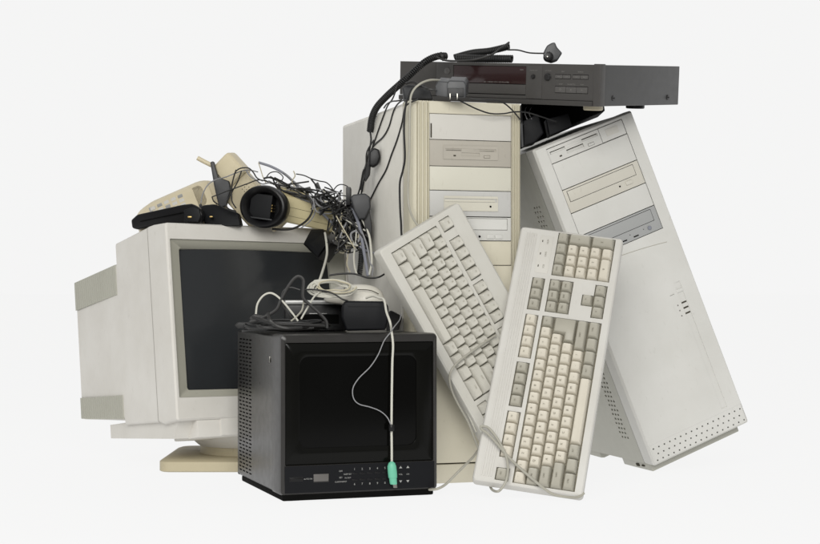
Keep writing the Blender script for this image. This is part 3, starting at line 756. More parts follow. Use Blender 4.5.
# ---- cream cordless handset propped up, with antenna
hs = root('telephone_handset', at(228, 168, 2.985), (R(8), R(47), R(-8)), 'cream cordless handset with stub antenna pointing up left, propped above the round charger', 'telephone')
b = MB(); b.box(.012, .150, -.014, .016, -.044, .022, .007, 3); b.build('body', 'phone', hs)
b = MB(); b.box(-.018, .034, -.022, .018, -.020, .027, .009, 3); b.build('earpiece', 'phone', hs)
b = MB()
for i in range(4):
    for j in range(3): b.box(.050+i*.006, .0515+i*.006, -.0146, -.0135, -.004+j*.006, -.0025+j*.006, 0)
b.build('speaker_hole', 'slit', hs)['kind'] = 'stuff'
b = MB(); b.tube([at(224, 171, 2.975), at(213, 166, 2.975), at(203, 161, 2.975), at(197.5, 158, 2.975)], .0042, 12, 4); o = b.build('antenna', 'phone')
bpy.context.view_layer.update(); o.parent = hs; o.matrix_parent_inverse = hs.matrix_world.inverted()
# ---- dark things beside it
d = 2.955
rt = solid('antenna_base', [(210, 162, d), (213.5, 161, d), (218, 177, d), (229, 181, d), (231, 190, d), (226, 206, d), (219, 208, d), (214, 186, d)], .018, 'greydk', 'slim black wedge shaped holder standing between telephone base and cream handset', 'holder', .0025)
rt = solid('battery_pack', [(131, 220, 2.95), (137, 214.5, 2.94), (183, 204.5, 2.90), (192, 203.5, 2.89), (200, 208, 2.88), (203, 215, 2.88), (200, 223.5, 2.88), (165, 225, 2.92), (137, 229.5, 2.95), (132, 228, 2.95)], .042, 'black', 'long black battery pack overhanging the left corner of the monitor', 'battery pack', .004)
piece(rt, 'contact', 'gold', pbox(187.5, 191.5, 216.3, 218.0, 2.8745, 2.884, .0003))
piece(rt, 'end_cap', 'black2', prism([(193, 207, 2.876), (199, 209, 2.874), (201, 216, 2.874), (198, 222, 2.874), (184, 222, 2.880), (184, 210, 2.880)], .01, .002))
piece(rt, 'seam', 'pit', prism([(140, 221.2, 2.938), (183, 212.0, 2.894), (183, 212.7, 2.894), (140, 221.9, 2.938)], .004, .0001))
rt = solid('battery_pack', [(197, 208, 2.93), (204, 205, 2.93), (214, 204, 2.92), (238, 213, 2.90), (241, 226, 2.90), (206, 226.5, 2.91), (202, 218, 2.92)], .045, 'black2', 'black battery pack lying between the longer pack and the round charger', 'battery pack', .004)
piece(rt, 'contact', 'gold', pbox(209.5, 212.5, 216.2, 217.5, 2.898, 2.912, .0003))
# ---- round charger
ch = root('charger_cup', at(262, 206.5, 2.895), (R(90), R(8), R(-16)), 'round black charging cup with gold contacts lying open towards us', 'charger')
b = MB(); E_ = Matrix.Diagonal((1, .86, 1, 1))
b.lathe([(.022, -.055), (.036, -.048), (.043, -.030), (.0455, -.012), (.0448, -.004), (.0425, -.0005), (.0395, .0004), (.034, -.0035), (.0305, -.009), (.0295, -.018), (.029, -.032)], 56, E_)
b.build('cup', 'black', ch)
b = MB(); b.box(-.0285, .0135, -.0225, .0225, -.036, -.0115, .002, 3); inn = b.build('cradle', 'black2', ch)
b = MB(); b.box(-.024, .020, -.0232, -.0205, -.034, -.005, .001); b.build('ledge', 'greydk', inn)
for i in range(3):
    b = MB(); b.box(.0145, .0165, -.008+i*.0052, -.0050+i*.0052, -.024, -.0085, .0003); b.build('contact', 'gold', inn)
# ---- second cream handset, lying
h2 = root('telephone_handset', at(304, 210.5, 2.985), (R(12), R(12), R(14)), 'cream handset lying along the monitor edge, bound with a dark cable', 'telephone')
b = MB(); b.box(-.062, .060, -.030, .030, -.026, .024, .007, 3); b.build('body', 'phone2', h2)
b = MB(); b.loft([zrect(-.0623, .0603, -.0303, .0303, z, .007) for z in (.0036, .0042)]); b.build('seam', 'slit', h2)
b = MB(); b.loft([zrect(-.0623, .0603, -.0303, .0303, z, .007) for z in (-.0122, -.0117)]); b.build('seam', 'slit', h2)
b = MB(); b.box(-.058, .002, -.024, .022, .020, .0345, .006, 3); b.build('earpiece', 'phone2', h2)
# ---- adapters round the tangle
rt = solid('power_adapter', [(303, 244, 2.93), (311, 229, 2.95), (323, 229, 2.95), (330, 243, 2.90), (318, 259.5, 2.90)], .045, 'black', 'black cube adapter hanging off the upper right corner of the monitor', 'adapter', .002, shift=(.018, -.006))
piece(rt, 'cover_plate', 'black2', prism([(305, 243.6, 2.926), (312, 231, 2.944), (321.5, 231, 2.944), (327.5, 242.5, 2.896), (317.5, 256.5, 2.896)], .003, .0008))
rt = solid('power_adapter', [(350, 198, 2.885), (353, 194.5, 2.885), (365, 193.2, 2.885), (370, 197, 2.885), (370.5, 208, 2.885), (365, 219, 2.885), (359, 219.5, 2.885), (354, 211, 2.885)], .03, 'greydk', 'dark D shaped plug adapter at the top of the cable tangle beside the cream tower', 'adapter', .003)
piece(rt, 'cord_grip', 'cblack', prism([(363, 218, 2.895), (369.5, 210, 2.895), (372, 226, 2.895), (371.5, 240, 2.895), (367, 238, 2.895)], .015, .002))
piece(rt, 'socket', 'black', pbox(346, 350.5, 187, 205, 2.895, 2.95, .001))
rt = solid('power_plug', [(369, 152, 2.865), (374, 147.6, 2.865), (379, 149.5, 2.865), (380.6, 157, 2.865), (378, 164.5, 2.865), (373, 167.6, 2.865), (368.6, 165, 2.865)], .02, 'black', 'rounded black plug hanging on the left flank of the cream tower', 'plug', .0035)
piece(rt, 'cord_grip', 'cblack', prism([(368, 160, 2.875), (371, 163, 2.875), (370, 175, 2.88), (365.5, 182, 2.88), (364, 178, 2.88)], .008, .002))
rt = solid('power_adapter', [(402, 87, 2.75), (408, 84.5, 2.75), (424, 85.5, 2.74), (430, 91, 2.735), (433, 99.8, 2.735), (404, 99.8, 2.75)], .06, 'greydk', 'low grey adapter block at the left front corner of the cream tower top', 'adapter', .003)
rt = solid('power_adapter', [(435.2, 85.5, 2.705), (438, 81, 2.705), (448.5, 82, 2.70), (449, 97.6, 2.70), (435.8, 96, 2.705)], .045, 'greybox', 'grey plug adapter with two steel prongs in front of the disc player display', 'adapter', .002, shift=(.006, .012))
piece(rt, 'plug_head', 'greybox', prism([(446.8, 83.5, 2.69), (449, 80.5, 2.69), (464, 81, 2.69), (466.5, 85, 2.69), (465.5, 98.2, 2.69), (447, 98, 2.69)], .04, .0025, (.006, .012)))
piece(rt, 'dark_face', 'black', prism([(447.8, 88.0, 2.6885), (464, 88.0, 2.6885), (464, 97, 2.6885), (447.8, 97, 2.6885)], .003, .001))
for x in (449.6, 456.8): piece(rt, 'prong', 'metal', pbox(x, x+1.1, 93.5, 99.6, 2.684, 2.6865, .0002))
solid('power_adapter', [(522.5, 121, 2.84), (538, 113, 2.84), (544, 133, 2.84), (535, 143, 2.84), (523.5, 146, 2.84)], .05, 'blackm', 'tall black adapter wedged between the two towers under the disc player', 'adapter', .003)
solid('power_adapter', [(546, 119, 2.85), (568, 113.5, 2.85), (572.5, 126, 2.85), (549.5, 136, 2.85)], .05, 'blackm', 'small black adapter resting on the raised edge of the leaning tower', 'adapter', .002)
solid('gap_filler', [(521.5, 103, 2.95), (604, 104, 3.03), (605, 111, 3.03), (566, 126.5, 3.01), (524, 144.5, 2.96)], .11, 'pit', 'black block added to darken the gap under the disc player between the towers', 'box', .002)  # added block, its black stands in for the dark gap under the player

# ---- coiled lead on the disc player and its car plug
cc = coil([(446, 56, 2.85), (437, 56.5, 2.84), (425, 62, 2.83), (411, 74, 2.83), (399, 85, 2.84), (387, 96, 2.86), (377, 107, 2.88), (372, 118, 2.90), (370, 131.5, 2.92)], .0050, .0016, .0036, 'cblack')
tag(cc, 'thick black coiled lead hanging down past the left end of the disc player', 'cable')
cc = coil([(457, 58.5, 2.87), (480, 58.8, 2.86), (512, 59, 2.84)], .0054, .0020, .0033, 'cblack'); tag(cc, 'level black coil lying along the top front edge of the disc player', 'cable')
cc = coil([(455, 57.5, 2.90), (472, 53, 2.89), (490, 51, 2.87), (509, 46.5, 2.86)], .0046, .0019, .0031, 'cblack'); tag(cc, 'black coil sloping up to the right on top of the disc player', 'cable')
cable([(436, 57, 2.83), (446, 60.5, 2.83), (458, 61, 2.83), (474, 60, 2.82), (490, 55.5, 2.82), (500, 49, 2.82), (509, 42.5, 2.84)], .0018, 'cdark', 'smooth dark lead crossing in front of the coils on the disc player')
cable([(508, 50, 2.84), (518, 50.2, 2.83), (530, 53, 2.81), (546, 53.5, 2.79)], .0013, 'cdark', 'short plain lead joining the coil to the car plug')
rt = solid('car_plug', [(543.8, 52, 2.79), (547, 45.5, 2.79), (552, 42.6, 2.79), (555.2, 42.2, 2.79), (557, 47, 2.79), (562.5, 53, 2.79), (558, 60, 2.79), (552, 62, 2.79), (546, 60, 2.79)], .022, 'greybox', 'grey and black car lighter plug standing on the disc player', 'plug', .003)
b = MB(); b.lathe([(.0055, 0), (.0085, .001), (.009, .008), (.0072, .0135), (.003, .0145)], 24, Matrix.Translation(at(548, 57.5, 2.788)) @ Matrix.Rotation(R(90), 4, 'X')); piece(rt, 'plug_tip', 'black', b)
b = MB(); b.lathe([(.0022, .0), (.0022, .003), (.001, .004)], 14, Matrix.Translation(at(547.2, 57, 2.775)) @ Matrix.Rotation(R(90), 4, 'X')); piece(rt, 'contact', 'metal', b)
b = MB(); b.lathe([(.008, 0), (.0085, .002), (.008, .004)], 18, Matrix.Translation(at(441, 57, 2.835)) @ Matrix.Rotation(R(70), 4, 'Y')); o = b.build('cord_clip', 'cblack'); tag(o, 'small black clip where the coiled lead bends over the disc player', 'clip')

# ---- leads down the flank of the upright tower
S_ = lambda pts: [(x, y, dT(x)) for x, y in pts]
cable([(398, 84, 2.78), (393, 98, 2.80)] + S_([(387.6, 106), (382.5, 118.6), (376, 137), (372.5, 147), (369, 160), (364, 180), (362, 192)]), .0013, 'cdark', 'dark lead falling from the tower top to the round plug, nearest the coil')
cable([(415, 101, 2.71), (407, 100, 2.72), (400, 102, 2.75)] + S_([(394, 110), (389, 126.4), (383, 137), (373.5, 146), (368, 158), (363, 175), (361, 190)]), .0014, 'cdark', 'dark lead bowing from the tower top corner to the round plug')
cable([(418, 99.5, 2.70), (410, 103, 2.70), (405, 108, 2.70)] + S_([(401.8, 123.8), (397, 140), (391.5, 154.7), (386, 170), (378.6, 183), (372, 196), (368, 203)]), .0014, 'cblack', 'long thin black lead slanting across the tower flank to the D shaped adapter')
cable([(424, 86, 2.72), (413, 88, 2.70), (408, 97, 2.695), (405, 110, 2.69), (404, 130, 2.69), (404.9, 157, 2.69), (403, 170, 2.70), (399.9, 183, 2.70), (400, 205, 2.69), (401, 222, 2.68), (402.5, 240, 2.66), (410, 252, 2.68)], .0018, 'cblack', 'black lead hanging straight down the front corner of the cream tower')
cable([(440, 80.5, 2.72), (430, 80.2, 2.70), (420, 84, 2.69), (412.5, 92, 2.69), (410, 105, 2.69), (409.5, 140, 2.69), (408.5, 175, 2.69), (408.5, 203, 2.69), (413.5, 219, 2.68), (422, 230, 2.67)], .0019, 'cputty', 'putty grey lead dropping from the plug adapter to behind the tilted keyboard')
cable([(370, 131, 2.92), (371, 140, 2.92), (369, 152, 2.92), (366, 165, 2.92), (364, 180, 2.93), (361, 195, 2.94)], .0016, 'cblack', 'black tail of the hanging coil running down to the tangle')
cable([(374, 140, 2.915), (367, 152, 2.915), (366, 166, 2.915), (363, 172, 2.915), (360, 188, 2.92), (356, 200, 2.93)], .0015, 'cblack', 'black lead twisted behind the round plug')
cable([(457, 99.3, 2.70), (468, 105, 2.71), (478, 109.6, 2.72), (490, 113.5, 2.73), (503, 113.8, 2.74), (514, 112, 2.745), (527, 112.5, 2.76), (542, 117, 2.80), (556, 121.5, 2.83)], .0013, 'cblack', 'black lead sagging across the front of the cream tower top')
cable([(470, 99.0, 2.71), (483, 100.2, 2.71), (497, 100.6, 2.72), (505, 104, 2.725), (512, 110, 2.735), (518, 117, 2.75), (523, 124, 2.82)], .0013, 'cblack', 'black lead dropping off the right corner of the cream tower top')
cable([(402, 100, 2.75), (397, 101, 2.75), (392, 101.5, 2.77), (387, 104, 2.80), (384, 108, 2.84)], .0013, 'cblack', 'short black lead poking out left of the tower top')
cable([(406, 83.5, 2.74), (413, 82, 2.73), (420, 86, 2.72), (428, 89, 2.70), (436, 90, 2.70)], .0022, 'cdark', 'stubby dark lead between the two grey adapters')
for q in range(2):
    cable([(526+q*5, 108, 2.90), (525+q*4, 113, 2.86), (527+q*4.5, 119, 2.838)], .0009, 'cgrey', ('thin grey wire end', 'second thin grey wire end')[q]+' above the tall black adapter under the disc player')

# ---- leads over the things on the monitor
d = 2.875
cable([(201, 203, 2.90), (202.5, 195, 2.90), (207, 186, 2.90), (214, 180.5, 2.90), (226, 177, 2.93), (236, 173, 2.94), (247, 170, 2.95), (258, 172, 2.96)], .0011, 'cgrey', 'pale grey wire arching over the telephone base to the cream handset')
cable([(212, 197, 2.91), (222, 193, 2.91), (237, 187.5, 2.92), (248, 183.5, 2.92), (258, 180, 2.93), (266, 181, 2.94)], .0011, 'cblack', 'thin black wire straight across the propped handset')
cable([(212, 197, 2.91), (214, 201.5, 2.905), (219, 205, 2.90), (226, 209, 2.89), (236, 212, 2.88)], .0012, 'cblack', 'black wire sloping to the foot of the round charger')
cable([(236, 170, 2.94), (233, 180, 2.93), (231.5, 190, 2.92), (232, 201, 2.90), (236, 208, 2.89)], .0013, 'cblack', 'black wire running down the left of the propped handset')
cable([(241.5, 171, 2.94), (238, 181, 2.93), (232, 192, 2.92), (226, 204, 2.90), (229, 209, 2.89), (236, 211, 2.89)], .0012, 'cblack', 'black wire looping down the middle of the propped handset')
cable([(235, 172, 2.93), (240, 168.5, 2.93), (248, 168, 2.93), (253, 172, 2.93), (257, 178, 2.93), (263, 181, 2.93)], .0013, 'cdark', 'charcoal wire hooked round the top of the propped handset')
cable([(246, 170, 2.94), (250, 176, 2.94), (256, 180, 2.94), (262, 184, 2.94), (270, 183, 2.94), (282, 185, 2.95)], .0012, 'cgrey', 'grey wire trailing right from the propped handset')
cable([(258.5, 162.5, 2.97), (272, 167, 2.97), (286, 175, 2.97), (297, 186, 2.97), (308, 198, 2.97), (320, 211, 2.96), (333, 224, 2.95), (343, 236, 2.94), (350, 248, 2.93)], .0024, 'cblue', 'stiff blue grey lead running diagonally down behind the lying handset', flat=.7)
cable([(258.5, 162.5, 2.965), (260.5, 169, 2.965), (263, 177, 2.965), (266, 183, 2.965)], .0009, 'ccream', 'short cream wire hanging from the tip of the diagonal lead')
cable([(306, 195, 2.93), (311, 201, 2.925), (312.5, 210, 2.925), (308, 219, 2.925), (299, 226, 2.93), (288, 229.5, 2.93), (272, 229, 2.93)], .0020, 'cdark', 'charcoal lead wrapped round the lying handset')
cable([(309, 195, 2.935), (314, 203, 2.93), (315, 212, 2.93), (310, 221, 2.93), (301, 228, 2.93)], .0013, 'cgrey', 'grey lead wrapped beside the charcoal one on the lying handset')
for pts, r_, mt, lb in (
    ([(266, 178), (270, 173), (277, 172), (283, 177), (281, 183), (287, 185), (294, 181)], .0010, 'cblack', 'thin black wire curling above the round charger'),
    ([(264, 180), (274, 184), (287, 184.5), (299, 183), (309, 181.5)], .0015, 'cdark', 'charcoal wire stretched level above the lying handset'),
    ([(293.5, 171), (295, 176), (292, 182), (297, 190), (299, 197)], .0011, 'ccream', 'cream wire dropping onto the lying handset'),
    ([(296, 174), (304, 175.5), (312, 179), (319, 181), (327, 183), (333, 190), (335, 199)], .0011, 'cblack', 'black wire arching high over the right end of the lying handset'),
    ([(311, 179), (315, 184), (319, 189), (317, 194), (323, 197), (330, 196)], .0015, 'cblack', 'kinked black wire under the high arch'),
    ([(322, 189), (327, 195), (333, 199), (336, 206), (341, 210), (339, 217)], .0010, 'ccream', 'kinked cream wire entering the tangle'),
    ([(333, 191), (337, 186), (342, 184.5), (348, 187), (351, 193)], .0010, 'cblack', 'small black arch of wire left of the D shaped adapter'),
    ([(335, 198), (341, 195.5), (347, 196.5), (352, 199)], .0010, 'cblack', 'thin black wire reaching the D shaped adapter'),
    ([(283, 172), (290, 178), (300, 186), (307, 190), (314, 197), (322, 204)], .0012, 'cgrey', 'grey wire following the diagonal lead')):
    cable([(x, y, 2.965-(x-260)*.0002) for x, y in pts], r_, mt, lb)
rt = solid('cable_connector', [(304, 188, 2.96), (310, 186.5, 2.96), (312, 192, 2.96), (306, 194.5, 2.96)], .008, 'black', 'tiny black connector above the lying handset', 'connector', .001)
rt = solid('cable_connector', [(314, 184, 2.955), (318, 182, 2.955), (321, 189, 2.955), (317, 192, 2.955)], .008, 'black', 'tiny black connector under the high wire arch', 'connector', .001)
# ---- the tangle itself
rnd = random.Random(11)
def squiggle(cx, cy, rx, ry, d, n):
    pts = []; a = rnd.uniform(0, 6.3); rr = rnd.uniform(.5, 1)
    for i in range(n):
        a += rnd.uniform(.5, 1.5)*(1 if rnd.random() < .8 else -1); rr = min(1, max(.15, rr+rnd.uniform(-.35, .35)))
        pts.append((cx+rx*rr*math.cos(a), cy+ry*rr*math.sin(a), d+rnd.uniform(-.03, .02)))
    return pts
kinds = [('cblack', 'black', 38, .0010, .0021), ('cdark', 'charcoal', 18, .001, .002), ('cgrey', 'grey', 12, .001, .0018), ('ccream', 'cream', 7, .0009, .0014), ('cwhite', 'white', 5, .001, .0016)]
for mt, nm, n, r0, r1 in kinds:
    for i in range(n):
        zone = rnd.random()
        c = (351, 227, 19, 26) if zone < .52 else ((342, 216, 15, 17) if zone < .70 else ((326, 201, 17, 14) if zone < .84 else (301, 187, 38, 11)))
        pts = squiggle(*c, 2.925, rnd.randint(4, 7))
        sp = rnd.random() < .6
        if sp: pts = [(c[0]+c[2]*rnd.uniform(-1, 1), c[1]+c[3]*rnd.uniform(-1, 1), 2.925+rnd.uniform(-.03, .02)) for _ in range(rnd.randint(3, 5))]
        if c[0] == 301:
            sp = True
            xs = sorted(rnd.uniform(262, 345) for _ in range(rnd.randint(3, 6))); pts = [(x, 182+(x-262)*.32+rnd.uniform(-10, 5), 2.95+rnd.uniform(-.02, .02)) for x in xs]
        cable(pts, rnd.uniform(r0, r1), mt, f'one of the short {nm} wires knotted in the tangle between monitor and cream tower', f'short {nm} wires in the tangle', sub=5 if sp else 6)
cable([(351, 205, 2.91), (355, 214, 2.905), (359, 225, 2.90), (362, 240, 2.90), (365, 258, 2.89), (368, 276, 2.88)], .0030, 'cblue', 'thick blue grey lead hanging out of the tangle towards the mouse')
cable([(357, 211, 2.905), (363, 221, 2.90), (369, 235, 2.895), (371, 250, 2.89), (371.5, 264, 2.885), (369, 275, 2.88)], .0022, 'cwhite', 'white lead hanging rightmost out of the tangle')
cable([(356, 222, 2.90), (362, 232, 2.90), (367, 246, 2.89), (370, 262, 2.885), (373, 268, 2.88), (372, 276, 2.88)], .0016, 'cgrey', 'thin grey lead hanging beside the rightmost white lead')
cable([(352, 241, 2.90), (351, 234, 2.90), (356, 231, 2.90), (360, 235, 2.90), (358, 242, 2.90), (354, 246, 2.90)], .0020, 'cgrey', 'small grey loop in the lower part of the tangle')
cable([(349, 247, 2.93), (347.5, 257, 2.92), (347, 265, 2.91), (350, 272, 2.89)], .0013, 'ccream', 'thin cream wire hanging left below the tangle')
cable([(356, 244, 2.91), (354, 255, 2.90), (354.5, 266, 2.89), (357, 275, 2.88)], .0018, 'cwhite', 'white wire hanging left of the small black coil')
cc = coil([(361.5, 250, 2.90), (361, 260, 2.895), (359.5, 274, 2.89)], .0038, .0016, .0034, 'cblack'); tag(cc, 'small black coil hanging below the tangle', 'cable')
cable([(343, 246, 2.91), (347, 250, 2.91), (352, 247, 2.91), (350, 241, 2.91), (344, 242, 2.91), (340, 236, 2.92)], .0015, 'cblack', 'black ring of wire at the bottom left of the tangle')
cable([(355, 242, 2.905), (362, 248, 2.90), (369, 252, 2.90), (374, 253, 2.90), (378, 256, 2.905)], .0020, 'cblue', 'blue grey lead end leaving the tangle to the right')
cable([(325, 233, 2.93), (326.5, 243, 2.90), (327, 253, 2.87), (325, 263, 2.82), (321, 276, 2.75), (318, 284, 2.72)], .0022, 'cwhite', 'white lead hanging across the dark screen down to the mouse')
cable([(329, 275.5, 2.80), (341, 273.8, 2.80), (355, 274, 2.80), (368, 277.8, 2.80), (379, 277, 2.80), (388.5, 271, 2.79), (391, 268, 2.79)], .0016, 'cblack', 'black lead lying behind the mouse and curling up at its right end')

# ---- on the television: boxes, mouse, leads
tz = .2602
def tbox(x0, x1, y0, y1, z0, z1, bev, seg=2): b = MB(); b.box(x0, x1, y0, y1, z0, z1, bev, seg); return b
a0 = at(283, 300, 2.69)
rt = root('modem', (a0.x+.05, 2.73, tz), (0, 0, .10), 'flat black modem box with a pale top edge under the mouse', 'modem')
tbox(-.050, .054, -.040, .060, .0005, .044, .003).build('body', 'black', rt)
tbox(-.0505, .0545, -.0405, .061, .0445, .0515, .002).build('lid', 'silver', rt)
tbox(-.040, .040, -.0412, -.038, .012, .028, .001).build('front_window', 'pit', rt)
tbox(-.010, .020, -.0420, -.040, .0285, .0300, .0004).build('trim_strip', 'silver', rt)
d = 2.585
rt = solid('power_adapter', [(341.5, 306, d), (344.5, 301, d), (384, 301.5, d), (388, 306, d), (388.5, 318, d), (385.5, 330, d), (346, 331, d), (341.5, 318, d)], .055, 'blackm', 'big matt black power adapter on the television in front of the mouse', 'adapter', .004)
piece(rt, 'rating_plate', 'black2', prism([(348, 305, d-.0003), (381, 305, d-.0003), (381, 307, d-.0003), (348, 307, d-.0003)], .002, .0003))
d = 2.70
rt = solid('power_adapter', [(388, 312, d), (391, 310.5, d), (401.5, 316, d), (402, 319, d), (399, 330, 2.66), (386, 331, 2.66)], .04, 'black', 'black adapter half hidden at the right rear of the television top', 'adapter', .002)
ms = root('computer_mouse', at(355, 294, 2.66), (R(4), R(3), R(-12)), 'beige computer mouse on top of the modem', 'computer mouse')
b = MB(); loops = []
for t in [i/12 for i in range(13)]:
    x = -.052+.104*t; w_ = .033*math.sqrt(max(.02, 1-(2*t-1)**4))*(1-.1*t); h = .030*math.sqrt(max(.02, 1-abs(2*t-1)**2.6))*(.80+.28*t)
    loops.append([(x, w_*math.cos(a), -.012+h*(math.sin(a) if math.sin(a) > 0 else .28*math.sin(a))) for a in [2*math.pi*k/20 for k in range(20)]])
b.loft(loops, True, True); b.build('body', 'mouse', ms, sharp=60)
b = MB(); b.tube([(-.030, -.0318, -.003), (-.015, -.0325, .003), (.005, -.0305, .009), (.030, -.026, .010), (.045, -.020, .004)], .0007, 6, 6); b.build('seam', 'slit', ms)
b = MB(); b.tube([(-.012, -.030, .006), (-.012, -.020, .014), (-.012, 0, .0178), (-.012, .02, .014)], .0006, 6, 6); b.build('button_gap', 'slit', ms)
def ring(cx, cy, rx, ry, d, turns, r, mat, label, tilt=0, jit=1.2, n=11, group=None):
    pts = []
    for i in range(int(turns*n)+1):
        a = 2*math.pi*i/n; q = 1-.42*((i/n*2.3) % 3)/3; x = cx+rx*q*math.cos(a)+rnd.uniform(-jit, jit)*.5; y = cy+ry*q*math.sin(a)+rnd.uniform(-jit, jit)*.4+tilt*math.cos(a)
        pts.append((x, y, d-ry*math.sin(a)*.0016))
    return cable(pts, r, mat, label, group, sub=6)
ring(331, 288.5, 25, 9.5, 2.612, 6.4, .0015, 'cwhite', 'coil of pale mouse lead looped in front of the mouse', 1.0, jit=2.6)
ring(336, 286, 21, 7, 2.605, 1.5, .0013, 'ccream', 'inner cream loops of lead lying on the mouse coil', 1.0)
cable([(304, 290, 2.60), (312, 289.5, 2.595), (325, 291, 2.59), (334, 294, 2.585), (342, 299, 2.58), (348, 301, 2.585)], .0014, 'cdark', 'dark lead crossing the pale mouse coil')
# black leads on the left of the television top: real loops lying on the lid
def lid(px, d, h=.003): return Vector(((px-410)*d/F, d, tz+h))
for k_, (c0, dd, rx, ry, h, mt, r_) in enumerate(((280, 2.62, .060, .045, .004, 'cblack', .0022), (288, 2.60, .066, .040, .007, 'cdark', .0024), (276, 2.60, .050, .034, .010, 'cblack', .0020), (296, 2.60, .058, .038, .012, 'cdark', .0019), (284, 2.61, .062, .034, .015, 'cblack', .0020))):
    c = lid(c0, dd, h); pts = []
    for i in range(18):
        a = 2*math.pi*i/10+k_; pts.append(c+Vector((rx*math.cos(a)*rnd.uniform(.85, 1.08), ry*math.sin(a)*rnd.uniform(.85, 1.08), rnd.uniform(-.002, .005))))
    b = MB(); b.tube(pts, r_, 8, 6, flat=.8)
    tag(b.build('cable', mt), ('flat black lead at the bottom of the pile', 'broad charcoal lead circling the pile', 'small black ring of lead at the left of the pile', 'charcoal ring of lead at the right of the pile', 'black lead on top of the pile')[k_]+' on the television', 'cable')
d = 2.56
cable([(250, 322, d), (262, 318, d), (276, 310, d), (281, 300, d), (288, 287, d), (294, 279, d), (299, 276.5, d), (303.5, 281, d), (303, 297, d), (309, 304, d), (318, 312, d), (326, 321, d), (327, 328, d)], .0027, 'cdark', 'thick charcoal lead rising in a tall loop above the pile on the television', flat=.75)
cable([(300, 290, d), (290, 287.5, d), (283, 292, d), (282, 302, d), (287, 312, d), (294, 319, d)], .0013, 'cdark', 'thin charcoal loop inside the tall one')
cable([(256, 314, d), (257.5, 304, d), (263, 296, d), (270, 293, d), (277, 296, d), (285, 304, d), (293, 314, d), (298, 321, d)], .0016, 'cwhite', 'white lead arching over the left of the black pile')
cable([(321, 291, 2.60), (314, 297, 2.59), (308, 307, 2.575), (301, 319, 2.56)], .0015, 'cwhite', 'white lead running from the mouse coil down into the pile')
cable([(304, 300, 2.57), (302, 310, 2.57), (296, 317, 2.56), (291, 321, 2.56)], .0015, 'cputty', 'putty coloured lead dipping behind the white one into the pile')
cable([(268, 313, 2.54), (270, 320, 2.53), (277, 326, 2.53), (288, 328.5, 2.53), (302, 328, 2.54)], .0026, 'cdark', 'thick charcoal lead end curling at the front of the pile', flat=.75)
cable([(252, 317, 2.56), (264, 320, 2.55), (278, 324, 2.55), (300, 325, 2.55), (325, 326, 2.56)], .0024, 'cdark', 'charcoal lead stretched along the front of the pile', flat=.7)
rt = solid('cable_plug', [(234.5, 325, 2.60), (238, 322, 2.60), (250, 322.5, 2.60), (253, 325, 2.60), (250, 328.5, 2.60), (238, 328.5, 2.60)], .014, 'cblack', 'oval black plug sticking out left of the television top', 'plug', .002)
piece(rt, 'ferrule', 'metal', pbox(252.5, 256, 324.5, 327, 2.60, 2.608, .0006))
piece(rt, 'grip', 'cdark', prism([(249, 318, 2.59), (254, 314, 2.59), (266, 316, 2.59), (262, 322, 2.59), (254, 326, 2.59)], .012, .002))
# mouse lead with the green plug, hanging in front of the smoked glass
Tt = lambda px, py, o=-.005: on(tv, px, py, o)
P_ = [at(366, 298, 2.60), at(373, 296, 2.59), at(379, 298, 2.575), at(384, 300, 2.56), at(386.5, 312, 2.54), at(390, 322, 2.52), Tt(391.5, 331, -.006), Tt(393, 345, -.006), Tt(392.3, 362), Tt(392, 380), Tt(391.7, 400), Tt(391.5, 427), Tt(391.7, 445), Tt(391.8, 463)]
b = MB(); b.tube(P_, .0019, 10, 8)
gp = world_root('mouse_lead', P_[-1], 'white mouse lead hanging down the television front with a green plug', 'cable')
o = b.build('lead', 'cwhite'); adopt(gp, o)
def plugring(pairs, r0):    # (px,py,radius px)
    b = MB(); loops = []
    for px, py, rr in pairs:
        c = Tt(px, py, -.008); s_ = rr*c.y/F
        loops.append([c+Vector((s_*math.cos(a), s_*.8*math.sin(a), 0)) for a in [2*math.pi*k/20 for k in range(20)]])
    b.loft(loops, True, True); return b
o = plugring([(391.8, 461.5, 1.6), (391.8, 463, 3.4), (391.8, 466, 4.5), (392.3, 472, 4.7), (392.8, 477.6, 4.5)], 0).build('plug_body', 'green'); adopt(gp, o)
o = plugring([(392.8, 477.6, 3.9), (393.4, 483, 3.7), (393.6, 484.2, 3.4)], 0).build('plug_collar', 'green'); adopt(gp, o)
o = plugring([(394.6, 483.5, 2.5), (395.2, 487.6, 2.4)], 0).build('plug_shell', 'metal'); adopt(gp, o)
o = plugring([(391.5, 424.5, 2.6), (391.5, 425, 3.0), (391.5, 430.5, 3.0), (391.5, 431, 2.6)], 0).build('ferrite_clip', 'black'); adopt(gp, o)
cable([at(401, 314, 2.64), at(399.5, 320, 2.60), at(394, 327, 2.53), Tt(390, 333, -.004), Tt(384, 341, -.003), Tt(378, 355, -.003), Tt(370, 367, -.003), Tt(359, 378, -.003), Tt(353, 388, -.003), Tt(353.5, 398, -.003), Tt(359, 404, -.003), Tt(370, 407, -.003), Tt(380, 411, -.004), Tt(387, 417, -.005), Tt(391, 425, -.007)], .0009, 'cgrey', 'thin grey wire bowing across the television glass to the white lead')

